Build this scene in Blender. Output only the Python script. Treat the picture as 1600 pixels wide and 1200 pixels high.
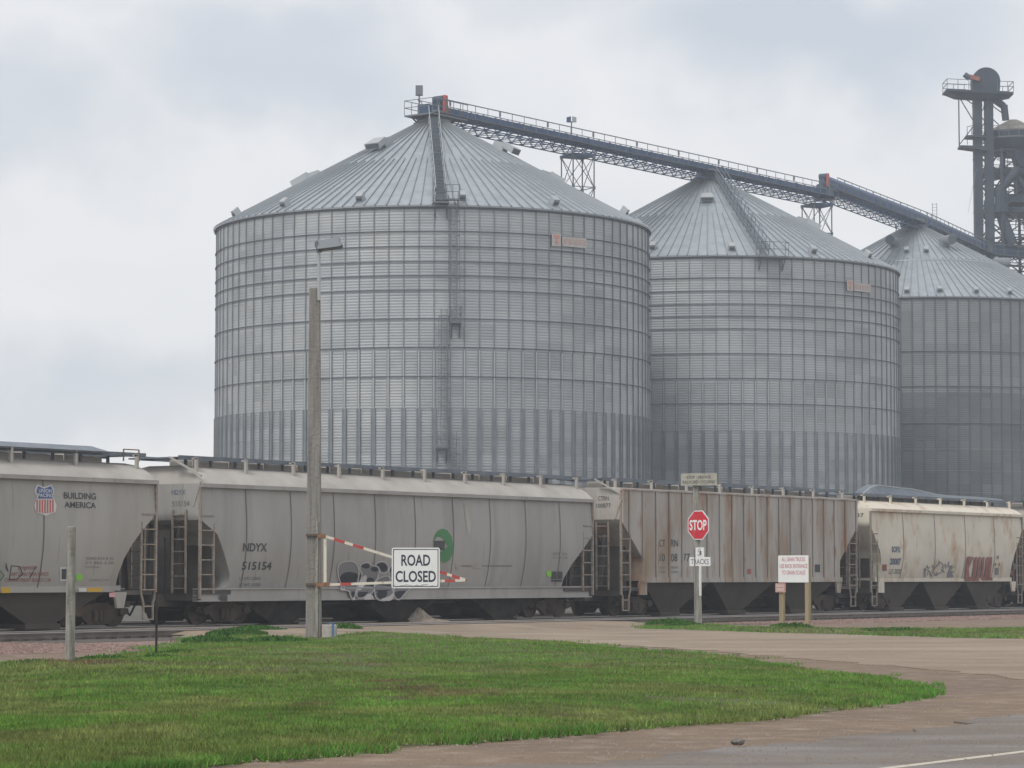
import bpy, bmesh, math, random
import numpy as np
from mathutils import Vector, Matrix
from mathutils.geometry import tessellate_polygon
random.seed(7); rng = np.random.default_rng(7)
for o in list(bpy.data.objects): bpy.data.objects.remove(o)
scene = bpy.context.scene
col = scene.collection
# ------------------------------------------------------------------ camera, sky, sun, exposure
F = 4400.0; HC = 1.6; HY = 900.0
TH = math.atan((HY-600)/F); CT, ST = math.cos(TH), math.sin(TH)
cam = bpy.data.objects.new('camera', bpy.data.cameras.new('camera')); col.objects.link(cam)
cam.location = (0, 0, HC); cam.rotation_euler = (math.pi/2+TH, 0, 0)
cam.data.sensor_width = 36; cam.data.lens = F/1600*36
cam.data.clip_start = .5; cam.data.clip_end = 9000
scene.camera = cam
SUN = Vector((-.50, -.62, .95)).normalized()
sun = bpy.data.objects.new('sun', bpy.data.lights.new('sun', 'SUN')); col.objects.link(sun)
sun.rotation_euler = SUN.to_track_quat('Z', 'Y').to_euler()
sun.data.energy = 1.5; sun.data.angle = math.radians(18); sun.data.color = (1, .96, .9)
scene.view_settings.view_transform = 'Standard'; scene.view_settings.look = 'None'
scene.view_settings.exposure = 0.32; scene.view_settings.gamma = 1

def ray(px, py):
    k = (600-py)/F
    return Vector(((px-800)/F, CT-k*ST, ST+k*CT))
def P(px, py, Y):                       # point seen at a pixel, at distance Y
    r = ray(px, py); return Vector((0, 0, HC))+r*(Y/r.y)
def G(px, py, z=0):                     # ground point seen at a pixel
    r = ray(px, py); return Vector((0, 0, HC))+r*((z-HC)/r.z)

w = bpy.data.worlds.new('World'); scene.world = w; w.use_nodes = True
nt = w.node_tree; nt.nodes.clear()
def N(t, ty, **kw):
    n = t.nodes.new(ty)
    for k, v in kw.items(): setattr(n, k, v)
    return n
def sky():
    L = nt.links.new
    out = N(nt, 'ShaderNodeOutputWorld'); mx = N(nt, 'ShaderNodeMixShader'); mx.inputs[0].default_value = .93
    b1 = N(nt, 'ShaderNodeBackground'); b2 = N(nt, 'ShaderNodeBackground')
    st = N(nt, 'ShaderNodeTexSky'); st.sky_type = 'NISHITA'; st.sun_disc = False
    st.sun_elevation = math.asin(SUN.z); st.sun_rotation = math.atan2(SUN.x, SUN.y)
    L(st.outputs[0], b1.inputs[0]); b1.inputs[1].default_value = .1
    tc = N(nt, 'ShaderNodeTexCoord')
    nz = N(nt, 'ShaderNodeTexNoise'); nz.inputs['Scale'].default_value = 18; nz.inputs['Detail'].default_value = 5
    L(tc.outputs['Generated'], nz.inputs['Vector'])
    sub = N(nt, 'ShaderNodeVectorMath', operation='SUBTRACT'); sub.inputs[1].default_value = (.5, .5, .5); L(nz.outputs['Color'], sub.inputs[0])
    sc = N(nt, 'ShaderNodeVectorMath', operation='SCALE'); sc.inputs['Scale'].default_value = .075; L(sub.outputs[0], sc.inputs[0])
    ad = N(nt, 'ShaderNodeVectorMath', operation='ADD'); L(tc.outputs['Generated'], ad.inputs[0]); L(sc.outputs[0], ad.inputs[1])
    prev = None
    for (px, py, rx, ry, a) in ((1290, 60, 340, 125, .95), (470, 105, 300, 115, .85), (60, 180, 210, 120, .7), (150, 610, 270, 80, .6), (900, -60, 900, 100, .45), (1560, 560, 260, 200, .3), (760, 120, 160, 90, .25)):
        c = ray(px, py).normalized()
        s = N(nt, 'ShaderNodeVectorMath', operation='SUBTRACT'); L(ad.outputs[0], s.inputs[0]); s.inputs[1].default_value = c
        m = N(nt, 'ShaderNodeVectorMath', operation='MULTIPLY'); L(s.outputs[0], m.inputs[0]); m.inputs[1].default_value = (F/rx, 4, F/ry)
        l = N(nt, 'ShaderNodeVectorMath', operation='LENGTH'); L(m.outputs[0], l.inputs[0])
        r = N(nt, 'ShaderNodeMapRange', interpolation_type='SMOOTHSTEP'); L(l.outputs['Value'], r.inputs[0])
        r.inputs[1].default_value = .25; r.inputs[2].default_value = 1.45; r.inputs[3].default_value = a; r.inputs[4].default_value = 0
        if prev is None: prev = r.outputs[0]
        else:
            q = N(nt, 'ShaderNodeMath', operation='MAXIMUM'); L(prev, q.inputs[0]); L(r.outputs[0], q.inputs[1]); prev = q.outputs[0]
    # broad cloud structure over the whole dome
    mp = N(nt, 'ShaderNodeMapping'); mp.inputs['Scale'].default_value = (1, 1, 2.2); L(tc.outputs['Generated'], mp.inputs[0])
    n2 = N(nt, 'ShaderNodeTexNoise'); n2.inputs['Scale'].default_value = 9; n2.inputs['Detail'].default_value = 6; L(mp.outputs[0], n2.inputs['Vector'])
    r2 = N(nt, 'ShaderNodeMapRange'); L(n2.outputs[0], r2.inputs[0]); r2.inputs[1].default_value = .35; r2.inputs[2].default_value = .7; r2.inputs[3].default_value = -.12; r2.inputs[4].default_value = .22
    q = N(nt, 'ShaderNodeMath', operation='ADD', use_clamp=True); L(prev, q.inputs[0]); L(r2.outputs[0], q.inputs[1])
    cr = N(nt, 'ShaderNodeMix', data_type='RGBA'); L(q.outputs[0], cr.inputs[0])
    cr.inputs[6].default_value = (.745, .74, .745, 1); cr.inputs[7].default_value = (.50, .54, .60, 1)
    L(cr.outputs[2], b2.inputs[0]); b2.inputs[1].default_value = 1.05
    L(b1.outputs[0], mx.inputs[1]); L(b2.outputs[0], mx.inputs[2]); L(mx.outputs[0], out.inputs[0])
sky()
# ------------------------------------------------------------------ materials
MAT = {}
def mat(name, c, rough=.7, metal=0, c2=None, ns=1.0, nsc=(1, 1, 1), lo=.4, hi=.65, extra=(), bump=0, bs=40, coord='Object', spec=.3, uvbrick=None, wave=None, attr=None):
    """base colour c, mottled with c2 by noise; extra = list of (colour, scale, (sx,sy,sz), lo, hi, amount)"""
    m = bpy.data.materials.new(name); m.use_nodes = True; t = m.node_tree; L = t.links.new
    b = t.nodes['Principled BSDF']; b.inputs['Roughness'].default_value = rough; b.inputs['Metallic'].default_value = metal
    b.inputs['Specular IOR Level'].default_value = spec
    tc = N(t, 'ShaderNodeTexCoord'); cur = None
    def layer(cur, colr, s, sc3, lo, hi, amt):
        mp = N(t, 'ShaderNodeMapping'); mp.inputs['Scale'].default_value = sc3; L(tc.outputs[coord], mp.inputs[0])
        n = N(t, 'ShaderNodeTexNoise'); n.inputs['Scale'].default_value = s; n.inputs['Detail'].default_value = 6; n.inputs['Roughness'].default_value = .6; L(mp.outputs[0], n.inputs['Vector'])
        r = N(t, 'ShaderNodeMapRange'); L(n.outputs[0], r.inputs[0]); r.inputs[1].default_value = lo; r.inputs[2].default_value = hi; r.inputs[4].default_value = amt
        x = N(t, 'ShaderNodeMix', data_type='RGBA'); L(r.outputs[0], x.inputs[0])
        if cur is None: x.inputs[6].default_value = (*c, 1)
        else: L(cur, x.inputs[6])
        x.inputs[7].default_value = (*colr, 1); return x.outputs[2]
    if uvbrick:
        (bw, bh, v1, v2) = uvbrick
        br = N(t, 'ShaderNodeTexBrick'); L(tc.outputs['UV'], br.inputs['Vector'])
        br.inputs['Scale'].default_value = 1; br.inputs['Brick Width'].default_value = bw; br.inputs['Row Height'].default_value = bh
        br.inputs['Mortar Size'].default_value = .012; br.inputs['Mortar Smooth'].default_value = 1
        br.inputs['Color1'].default_value = (*[q*v1 for q in c], 1); br.inputs['Color2'].default_value = (*[q*v2 for q in c], 1); br.inputs['Mortar'].default_value = (*[q*.7 for q in c], 1)
        cur = br.outputs[0]
    if attr:
        a = N(t, 'ShaderNodeAttribute'); a.attribute_name = attr; cur = a.outputs['Color']
    if c2 is not None: cur = layer(cur, c2, ns, nsc, lo, hi, 1)
    for e in extra: cur = layer(cur, *e)
    if cur is None: b.inputs['Base Color'].default_value = (*c, 1)
    else: L(cur, b.inputs['Base Color'])
    h = None
    if wave:
        wv = N(t, 'ShaderNodeTexWave', wave_type='BANDS', bands_direction='Y' if wave[2] == 'UV' else wave[2]); wv.inputs['Scale'].default_value = .314/wave[0]
        L(tc.outputs['UV' if wave[2] == 'UV' else 'Object'], wv.inputs['Vector'])
        bm_ = N(t, 'ShaderNodeBump'); bm_.inputs['Strength'].default_value = wave[1]; bm_.inputs['Distance'].default_value = .03
        L(wv.outputs['Fac'], bm_.inputs['Height']); L(bm_.outputs[0], b.inputs['Normal']); h = bm_
    if bump:
        n = N(t, 'ShaderNodeTexNoise'); n.inputs['Scale'].default_value = bs; n.inputs['Detail'].default_value = 4; L(tc.outputs[coord], n.inputs['Vector'])
        bb = N(t, 'ShaderNodeBump'); bb.inputs['Strength'].default_value = bump; bb.inputs['Distance'].default_value = .05; L(n.outputs[0], bb.inputs['Height'])
        if h: L(h.outputs[0], bb.inputs['Normal'])
        L(bb.outputs[0], b.inputs['Normal'])
    MAT[name] = m; return m
mat('galv_wall', (.365, .39, .405), .5, .5, uvbrick=(2.2, 1.04, .86, 1.12), wave=(.21, .42, 'UV'),
    extra=[((.33, .34, .345), .5, (1, 1, .12), .5, .8, .6), ((.52, .53, .53), .25, (1, 1, 1), .5, .7, .5)])
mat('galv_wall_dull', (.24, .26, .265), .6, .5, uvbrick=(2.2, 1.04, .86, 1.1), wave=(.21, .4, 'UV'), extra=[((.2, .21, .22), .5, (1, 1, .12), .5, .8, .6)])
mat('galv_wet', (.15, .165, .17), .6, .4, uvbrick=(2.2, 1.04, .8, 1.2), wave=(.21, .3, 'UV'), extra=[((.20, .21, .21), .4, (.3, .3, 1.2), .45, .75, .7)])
mat('galv_roof', (.39, .43, .465), .5, .5, c2=(.31, .35, .385), ns=.9, nsc=(1, 1, .6), bump=.1, bs=3)
mat('galv_rib', (.29, .32, .345), .5, .5)
mat('galv_stiff', (.185, .215, .24), .6, .3, c2=(.24, .265, .285), ns=.7)
mat('galv_light', (.42, .44, .45), .5, .5)
mat('galv_seam', (.30, .31, .32), .5, .5)
mat('ring_steel', (.12, .14, .165), .65, .2)
mat('dark_steel', (.05, .095, .19), .6, .1, c2=(.075, .125, .22), ns=1.5)
mat('tower_steel', (.035, .05, .075), .6, .2, c2=(.055, .07, .095), ns=1.2)
mat('grey_steel', (.16, .18, .20), .55, .4)
mat('vent_metal', (.40, .43, .45), .45, .4)
mat('vent_dark', (.10, .12, .14), .7, .2)
mat('stair_metal', (.20, .23, .27), .5, .4, c2=(.15, .18, .22), ns=3)
mat('orange_paint', (.48, .10, .07), .5)
mat('orange_old', (.30, .11, .085), .6)
mat('motor_blue', (.05, .08, .12), .5)
mat('rust_roof', (.30, .29, .26), .7, .2, c2=(.2, .17, .14), ns=1)
mat('white_paint', (.72, .73, .74), .5, c2=(.6, .6, .58), ns=4)
mat('sign_white', (.78, .79, .80), .45, c2=(.66, .66, .64), ns=3, lo=.5, hi=.9)
mat('sign_ink', (.03, .035, .06), .6)
mat('sign_red', (.55, .03, .05), .45)
mat('sign_redink', (.45, .05, .08), .6)
mat('sign_pinkish', (.55, .33, .30), .6, c2=(.5, .2, .18), ns=12)
mat('board_old', (.40, .39, .33), .7, c2=(.28, .27, .23), ns=5)
mat('pole_wood', (.25, .24, .225), .85, c2=(.16, .15, .138), ns=3, nsc=(5, 5, .25), bump=.5, bs=12, extra=[((.26, .25, .22), 6, (4, 4, .15), .5, .75, .7)])
mat('post_wood', (.31, .305, .275), .85, c2=(.17, .16, .14), ns=4, nsc=(4, 4, .4), bump=.4, bs=15)
mat('post_yellow', (.36, .29, .18), .85, c2=(.27, .22, .14), ns=4, nsc=(4, 4, .4))
mat('gate_white', (.66, .62, .54), .55, c2=(.40, .24, .12), ns=5, lo=.55, hi=.75)
mat('gate_red', (.42, .06, .06), .5, c2=(.42, .08, .06), ns=6)
mat('steel_old', (.10, .085, .07), .8, c2=(.16, .10, .07), ns=8)
mat('gate_rust', (.30, .16, .09), .8, c2=(.12, .07, .05), ns=9)
mat('concrete', (.42, .40, .36), .85, c2=(.3, .28, .25), ns=5)
mat('strap_blue', (.08, .16, .30), .6)
GR = ((.14, .125, .11), 1.3, (1.2, 1, .18), .48, .8, .75)
mat('car_tan', (.40, .385, .36), .55, c2=(.34, .325, .30), ns=.5, nsc=(1, 1, .5), extra=[((.20, .18, .16), 1.3, (1.2, 1, .18), .5, .85, .5), ((.16, .13, .105), 5, (1.6, 1, .07), .60, .74, .55), ((.45, .43, .40), 7, (1, 1, .12), .66, .78, .35)], bump=.05, bs=4)
mat('car_grey', (.365, .36, .352), .55, c2=(.31, .303, .292), ns=.5, nsc=(1, 1, .5), extra=[((.16, .145, .13), 1.1, (1.4, 1, .15), .5, .85, .5), ((.38, .37, .35), 2, (1, 1, .3), .60, .75, .5), ((.16, .13, .105), 5, (1.6, 1, .07), .60, .74, .55), ((.45, .43, .40), 7, (1, 1, .12), .66, .78, .35)], bump=.06, bs=4)
mat('car_rusty', (.45, .43, .40), .65, c2=(.35, .33, .305), ns=1, nsc=(1, 1, .2),
    extra=[((.31, .22, .15), .7, (1.6, 1, .35), .47, .64, .8), ((.30, .14, .07), 1.3, (2.0, 1, .40), .55, .66, .75), ((.10, .07, .06), .7, (2, 1, .5), .68, .78, .7)], bump=.08, bs=5)
mat('car_cream', (.68, .64, .55), .6, c2=(.60, .56, .47), ns=.6, extra=[((.45, .27, .13), .9, (1.2, 1, .7), .53, .68, .8), ((.3, .2, .13), 2, (1, 1, .3), .62, .76, .7), ((.34, .22, .13), 6, (1.6, 1, .08), .60, .74, .5)], bump=.06, bs=4)
mat('roof_light', (.42, .40, .37), .6, c2=(.33, .31, .285), ns=.9, nsc=(1, 1, 1))
mat('roof_cream', (.62, .57, .48), .6, c2=(.45, .35, .25), ns=1.1, lo=.5, hi=.7)
mat('seam_and_shade', (.15, .14, .14), .7)
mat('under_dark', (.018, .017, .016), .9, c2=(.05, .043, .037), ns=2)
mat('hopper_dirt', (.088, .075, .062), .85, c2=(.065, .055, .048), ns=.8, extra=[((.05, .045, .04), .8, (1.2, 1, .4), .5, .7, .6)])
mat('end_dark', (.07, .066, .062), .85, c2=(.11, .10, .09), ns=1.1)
mat('wheel_steel', (.055, .045, .038), .7, .2, c2=(.10, .07, .05), ns=3)
mat('ladder_paint', (.32, .29, .26), .6, c2=(.24, .17, .12), ns=6)
mat('walk_steel', (.17, .20, .24), .5, .3, c2=(.12, .14, .17), ns=2)
mat('ink_dark', (.07, .075, .08), .7); mat('ink_faint', (.17, .165, .16), .7)
mat('ink_blue', (.12, .15, .22), .7)
mat('ink_redfaint', (.34, .12, .10), .7); mat('decal_white', (.62, .62, .60), .6)
mat('shield_blue', (.07, .12, .32), .5); mat('shield_red', (.50, .13, .12), .5)
mat('decal_green', (.07, .22, .09), .6); mat('tag_green', (.25, .62, .08), .6)
mat('reflect_yellow', (.58, .36, .03), .5); mat('pink_tag', (.62, .35, .36), .6)
mat('graf_dark', (.03, .034, .045), .7); mat('graf_light', (.50, .49, .50), .7); mat('graf_mid', (.19, .19, .20), .7)
mat('graf_maroon', (.27, .10, .09), .7, c2=(.38, .2, .17), ns=3); mat('graf_blue', (.24, .23, .25), .7)
mat('rail_steel', (.20, .17, .15), .6, .3, c2=(.14, .12, .11), ns=2)
mat('rail_head', (.55, .54, .53), .35, .6)
mat('tie_wood', (.05, .043, .038), .9, c2=(.09, .075, .065), ns=4)
mat('dark_ballast', (.075, .068, .062), .95, c2=(.13, .115, .105), ns=9, bump=.8, bs=9)
mat('yard_dirt', (.10, .095, .085), .95, c2=(.07, .065, .055), ns=.6)
mat('pink_ballast', (.30, .21, .185), .95, c2=(.15, .10, .085), ns=5, lo=.4, hi=.62, bump=1, bs=9, extra=[((.44, .33, .30), 6, (1, 1, 1), .55, .7, .7)])
mat('pebble', (.20, .16, .125), .95, c2=(.28, .24, .20), ns=8)
mat('gravel_tan', (.40, .35, .29), .95, c2=(.26, .22, .18), ns=5, bump=.8, bs=10)
mat('ground_dirt', (.205, .15, .105), .95, c2=(.16, .115, .085), ns=.35, extra=[((.34, .28, .23), 2.2, (1, 1, 1), .5, .7, .6), ((.15, .12, .10), 1.1, (.35, 1.6, 1), .5, .7, .6), ((.13, .10, .08), 30, (1, 1, 1), .58, .72, .5)], bump=.5, bs=25)
mat('road_gravel', (.27, .215, .158), .9, c2=(.20, .155, .115), ns=.4, nsc=(.6, 1, 1), extra=[((.33, .28, .225), .35, (.6, .9, 1), .5, .64, .7), ((.15, .12, .095), .8, (.5, 1, 1), .58, .70, .6), ((.36, .31, .26), 5, (1, 1, 1), .56, .7, .5), ((.13, .10, .085), 7, (1, 1, 1), .56, .7, .5), ((.17, .14, .12), 26, (1, 1, 1), .58, .72, .5)], bump=.3, bs=25)
mat('asphalt', (.165, .14, .12), .75, c2=(.12, .10, .088), ns=.5, nsc=(.5, 1, 1), extra=[((.20, .19, .185), .5, (.4, 1.2, 1), .5, .62, .9), ((.22, .17, .13), 3, (1, 1, 1), .55, .7, .6), ((.10, .09, .085), 35, (1, 1, 1), .6, .75, .5)], bump=.3, bs=40, spec=.3)
mat('line_paint', (.50, .46, .38), .7, c2=(.3, .28, .25), ns=8, lo=.5, hi=.75)
mat('lawn_soil', (.075, .105, .03), .95, c2=(.10, .09, .045), ns=.7, extra=[((.15, .105, .07), .5, (1, 1, 1), .60, .72, .8)], bump=.5, bs=20)
mat('grass_blade', (.07, .14, .03), .8, attr='col', spec=.1)
mat('stone_dark', (.12, .11, .10), .85, c2=(.2, .18, .16), ns=10, bump=.6, bs=20)
# ------------------------------------------------------------------ mesh helpers
class MB:
    def __init__(s): s.v = []; s.f = []; s.m = []
    def add(s, vs, fs, mi=0):
        k = len(s.v); s.v += [tuple(q) for q in vs]; s.f += [tuple(i+k for i in f) for f in fs]; s.m += [mi]*len(fs); return s
    def hexa(s, p, mi=0):                # 8 points: bottom 4, top 4
        return s.add(p, [(3, 2, 1, 0), (4, 5, 6, 7), (0, 1, 5, 4), (1, 2, 6, 5), (2, 3, 7, 6), (3, 0, 4, 7)], mi)
    def box(s, x0, x1, y0, y1, z0, z1, mi=0):
        return s.hexa([(x0, y0, z0), (x1, y0, z0), (x1, y1, z0), (x0, y1, z0), (x0, y0, z1), (x1, y0, z1), (x1, y1, z1), (x0, y1, z1)], mi)
    def bar(s, a, b, w=.05, h=None, mi=0):
        a = Vector(a); b = Vector(b); h = w if h is None else h; d = (b-a).normalized()
        up = Vector((0, 0, 1)) if abs(d.z) < .95 else Vector((0, 1, 0))
        sx = d.cross(up).normalized()*(w/2); sy = sx.cross(d).normalized()*(h/2)
        return s.hexa([a-sx-sy, a+sx-sy, a+sx+sy, a-sx+sy, b-sx-sy, b+sx-sy, b+sx+sy, b-sx+sy], mi)
    def tube(s, a, b, r, r2=None, n=12, mi=0):
        a = Vector(a); b = Vector(b); r2 = r if r2 is None else r2; d = (b-a).normalized()
        up = Vector((0, 0, 1)) if abs(d.z) < .95 else Vector((0, 1, 0))
        x = d.cross(up).normalized(); y = d.cross(x)
        vs = [a+(x*math.cos(t)+y*math.sin(t))*r for t in [2*math.pi*i/n for i in range(n)]]+[b+(x*math.cos(t)+y*math.sin(t))*r2 for t in [2*math.pi*i/n for i in range(n)]]
        return s.add(vs, [tuple(range(n))[::-1], tuple(range(n, 2*n))]+[(i, (i+1) % n, n+(i+1) % n, n+i) for i in range(n)], mi)
    def lathe(s, prof, n=48, c=(0, 0), mi=0, close=True):
        vs = []; fs = []
        for (r, z) in prof:
            for i in range(n):
                t = 2*math.pi*i/n; vs.append((c[0]+r*math.cos(t), c[1]+r*math.sin(t), z))
        for k in range(len(prof)-1):
            for i in range(n): fs.append((k*n+i, k*n+(i+1) % n, (k+1)*n+(i+1) % n, (k+1)*n+i))
        return s.add(vs, fs, mi)
    def prism(s, pts, y0, y1, mi=0):     # polygon (x,z) extruded in y
        n = len(pts)
        return s.add([(x, y0, z) for x, z in pts]+[(x, y1, z) for x, z in pts], [tuple(range(n)), tuple(range(n, 2*n))[::-1]]+[(i, n+i, n+(i+1) % n, (i+1) % n) for i in range(n)], mi)
    def mesh(s, name, mats):
        me = bpy.data.meshes.new(name); me.from_pydata(s.v, [], s.f)
        for m in (mats if isinstance(mats, (list, tuple)) else [mats]): me.materials.append(MAT[m])
        me.polygons.foreach_set('material_index', s.m)
        bm = bmesh.new(); bm.from_mesh(me); bmesh.ops.recalc_face_normals(bm, faces=bm.faces); bm.to_mesh(me); bm.free()
        return me
    def build(s, name, mats, parent=None, smooth=False, bevel=0):
        me = s.mesh(name, mats); o = bpy.data.objects.new(name, me); col.objects.link(o)
        if smooth:
            me.shade_smooth()
            try: me.set_sharp_from_angle(angle=math.radians(35))
            except Exception: pass
        if bevel:
            b = o.modifiers.new('bevel', 'BEVEL'); b.width = bevel; b.segments = 2; b.limit_method = 'ANGLE'
        if parent: o.parent = parent
        return o
def tag(o, label=None, cat=None, group=None, kind=None):
    for k, v in (('label', label), ('category', cat), ('group', group), ('kind', kind)):
        if v: o[k] = v
    return o
def thing(name, label, cat, loc=(0, 0, 0), rz=0, group=None):
    o = bpy.data.objects.new(name, None); col.objects.link(o); o.location = loc; o.rotation_euler = (0, 0, rz)
    o.empty_display_size = .3
    return tag(o, label, cat, group)
def sheet(name, pts, z, m, kind='structure', thick=0):
    thick = thick or z+.02
    mb = MB(); pts = [(p[0], p[1]) for p in pts]; n = len(pts)
    tri = tessellate_polygon([[Vector((x, y, 0)) for x, y in pts]])
    mb.add([(x, y, z) for x, y in pts], [tuple(t) for t in tri])
    if thick: mb.add([(x, y, z) for x, y in pts]+[(x, y, z-thick) for x, y in pts], [(i, (i+1) % n, n+(i+1) % n, n+i) for i in range(n)])
    o = mb.build(name, m)
    for p in o.data.polygons:
        if p.normal.z < -.5: p.flip()
    if kind: o['kind'] = kind
    return o
def wiggle(pts, amp, step):             # subdivide a polygon and roughen its edge
    out = []
    for i in range(len(pts)):
        a = Vector(pts[i][:2]); b = Vector(pts[(i+1) % len(pts)][:2]); n = max(1, int((b-a).length/step)); n = min(n, 400)
        for k in range(n):
            q = a.lerp(b, k/n); sc = amp*(1 if k else .4); out.append((q.x+random.uniform(-sc, sc), q.y+random.uniform(-sc, sc)))
    return out
# text as a mesh: list of 2-D verts and faces, centred or left aligned
def text2d(s, size=1.0, xs=1.0, bold=0.0, align='LEFT', space=1.0):
    c = bpy.data.curves.new('t', 'FONT'); c.body = s; c.size = size; c.align_x = align; c.offset = bold; c.space_line = space; c.resolution_u = 3
    o = bpy.data.objects.new('t', c); col.objects.link(o)
    dg = bpy.context.evaluated_depsgraph_get(); dg.update(); me = bpy.data.meshes.new_from_object(o.evaluated_get(dg))
    vs = [(v.co.x*xs, v.co.y) for v in me.vertices]; fs = [tuple(p.vertices) for p in me.polygons]
    bpy.data.objects.remove(o); bpy.data.curves.remove(c); bpy.data.meshes.remove(me)
    return vs, fs
def fit_text(s, x0, x1, y0, y1, bold=.0):   # text stretched into a rectangle
    vs, fs = text2d(s, 1, 1, bold)
    ax = min(v[0] for v in vs); bx = max(v[0] for v in vs); ay = min(v[1] for v in vs); by = max(v[1] for v in vs)
    return [(x0+(v[0]-ax)/(bx-ax)*(x1-x0), y0+(v[1]-ay)/(by-ay)*(y1-y0)) for v in vs], fs
# ------------------------------------------------------------------ ground, roads, ballast
gm = MB(); gm.add([(-3000, -200, 0), (3000, -200, 0), (3000, 6000, 0), (-3000, 6000, 0)], [(0, 1, 2, 3)])
gm.build('ground', 'ground_dirt')['kind'] = 'structure'
D = Vector((.568, .823, 0)).normalized(); NV = Vector((-D.y, D.x, 0)); T0 = Vector((-9.1, 80, 0)); ANG = math.atan2(D.y, D.x)
def T(u, v, z=0): return T0+D*u+NV*v+Vector((0, 0, z))      # track frame: along, away, up
def FU(px, py, v=0.0):                                       # where a pixel's ray meets the plane at offset v
    r = ray(px, py); o = Vector((0, 0, HC)); p0 = T0+NV*v
    t = (p0-o).dot(NV)/r.dot(NV); q = o+r*t
    return (q-T0).dot(D), q.z
def strip(name, u0, u1, v0, v1, z, m, amp=.12):
    pts = wiggle([T(u0, v0), T(u1, v0), T(u1, v1), T(u0, v1)], amp, 1.0); return sheet(name, pts, z, m)
sheet('ballast', wiggle([T(-60, -12), T(-13, -12), T(-9, -8.2), T(260, -8.2), T(260, 14), T(-60, 14)], .25, 1.0), .006, 'pink_ballast')
vb = min(((G(px, py)-T0).dot(NV) for px, py in ((1200, 973), (1600, 966)))); vl = (G(100, 1006)-T0).dot(NV)
print('bed edge', vb, vl)
sheet('track_bed', wiggle([T(-60, vl), T(6, vl), T(30, vb), T(260, vb), T(260, 13.2), T(-60, 13.2)], .12, 1.0), .012, 'dark_ballast')
strip('yard_ground', -80, 300, 13.6, 70, .010, 'yard_dirt', .3)
road = [G(*p) for p in ((285, 990), (330, 977), (560, 973), (880, 966.5), (1000, 971), (1100, 975), (1300, 985), (1450, 991), (1600, 998), (1850, 1008), (1850, 1078), (1600, 1063), (1450, 1047), (1300, 1034), (1150, 1021), (1000, 1010), (880, 1004), (700, 1000), (500, 1004), (400, 1006), (310, 1003))]
sheet('access_road', wiggle(road, .3, .8), .016, 'road_gravel')
cu0 = FU(330, 985, -3.3)[0]; cu1 = FU(900, 966, -3.3)[0]
mb = MB(); cols = [cu0-1.2+(cu1-cu0+2.4)*k/40 for k in range(41)]; rows = ((-7.4, .012), (-6.6, .03), (-4.6, .15), (.5, .155))
mb.add([T(u+(random.uniform(-.2, .2) if k in (0, 40) else 0), v+(random.uniform(-.25, .25) if v < -7 else 0), z) for (v, z) in rows for k, u in enumerate(cols)], [(r*41+k, r*41+k+1, r*41+41+k+1, r*41+41+k) for r in range(3) for k in range(40)])
for k0 in (0, 40):
    a = [Vector(mb.v[r*41+k0]) for r in range(4)]; d = D*(-.9 if k0 == 0 else .9); n = len(mb.v); mb.v += [tuple(q) for q in a]+[tuple(Vector((q.x+d.x, q.y+d.y, .01))) for q in a]; mb.f += [(n+r, n+r+1, n+4+r+1, n+4+r) for r in range(3)]; mb.m += [0]*3
mb.build('crossing_surface', 'road_gravel')['kind'] = 'structure'
hw = [G(*p) for p in ((760, 1204), (1000, 1189), (1200, 1169), (1400, 1146), (1600, 1120), (1900, 1088))]
def rough(pts, amp, step):
    out = []
    for a, b in zip(pts, pts[1:]):
        n = max(1, int((b-a).length/step)); out += [(a.lerp(b, k/n).x+random.uniform(-amp, amp), a.lerp(b, k/n).y+random.uniform(-amp, amp)) for k in range(n)]
    return out
hw2 = rough(hw+[Vector((34, 43, 0))], .22, .4)+[(40, 40), (40, -30), (-20, -30), (-20, 14)]
sheet('highway', hw2, .021, 'asphalt')
la, lb = G(1400, 1203), G(1700, 1166); ln = (lb-la).normalized(); lw = Vector((-ln.y, ln.x, 0))*.055
sheet('road_marking', [la-ln*12-lw, lb+ln*25-lw, lb+ln*25+lw, la-ln*12+lw], .025, 'line_paint')
# lawns
grassA = [(-160, 1046), (0, 1043), (60, 1040), (100, 1036), (200, 1022), (280, 1006), (310, 999), (350, 991), (400, 988), (432, 989), (446, 997), (478, 1002), (505, 999), (530, 988), (560, 989), (620, 991), (700, 997), (760, 1001), (900, 1005), (950, 1012), (1050, 1022), (1150, 1028), (1210, 1036), (1290, 1050), (1400, 1060), (1450, 1070), (1482, 1086), (1440, 1095), (1340, 1108), (1250, 1121), (1180, 1128), (1050, 1136), (950, 1146), (850, 1155), (700, 1166), (600, 1178), (450, 1189), (350, 1197), (250, 1206), (-160, 1245)]
grassB = [(985, 981), (1015, 977), (1040, 976), (1095, 977), (1200, 984), (1230, 982), (1310, 986), (1450, 986), (1620, 985), (1760, 986), (1760, 1005), (1600, 999), (1500, 998), (1400, 995), (1300, 992), (1190, 989), (1100, 986), (1020, 984)]
def inpoly(x, y, poly):
    ins = np.zeros(x.shape, bool); n = len(poly)
    for i in range(n):
        x1, y1 = poly[i][:2]; x2, y2 = poly[(i+1) % n][:2]
        c = ((y1 > y) != (y2 > y)) & (x < (x2-x1)*(y-y1)/((y2-y1) if y2 != y1 else 1e-9)+x1); ins ^= c
    return ins
def edgedist(x, y, poly):
    d = np.full(x.shape, 1e9); n = len(poly)
    for i in range(n):
        ax, ay = poly[i][:2]; bx, by = poly[(i+1) % n][:2]; L2 = (bx-ax)**2+(by-ay)**2+1e-9
        t = np.clip(((x-ax)*(bx-ax)+(y-ay)*(by-ay))/L2, 0, 1); d = np.minimum(d, np.hypot(x-ax-t*(bx-ax), y-ay-t*(by-ay)))
    return d
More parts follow.
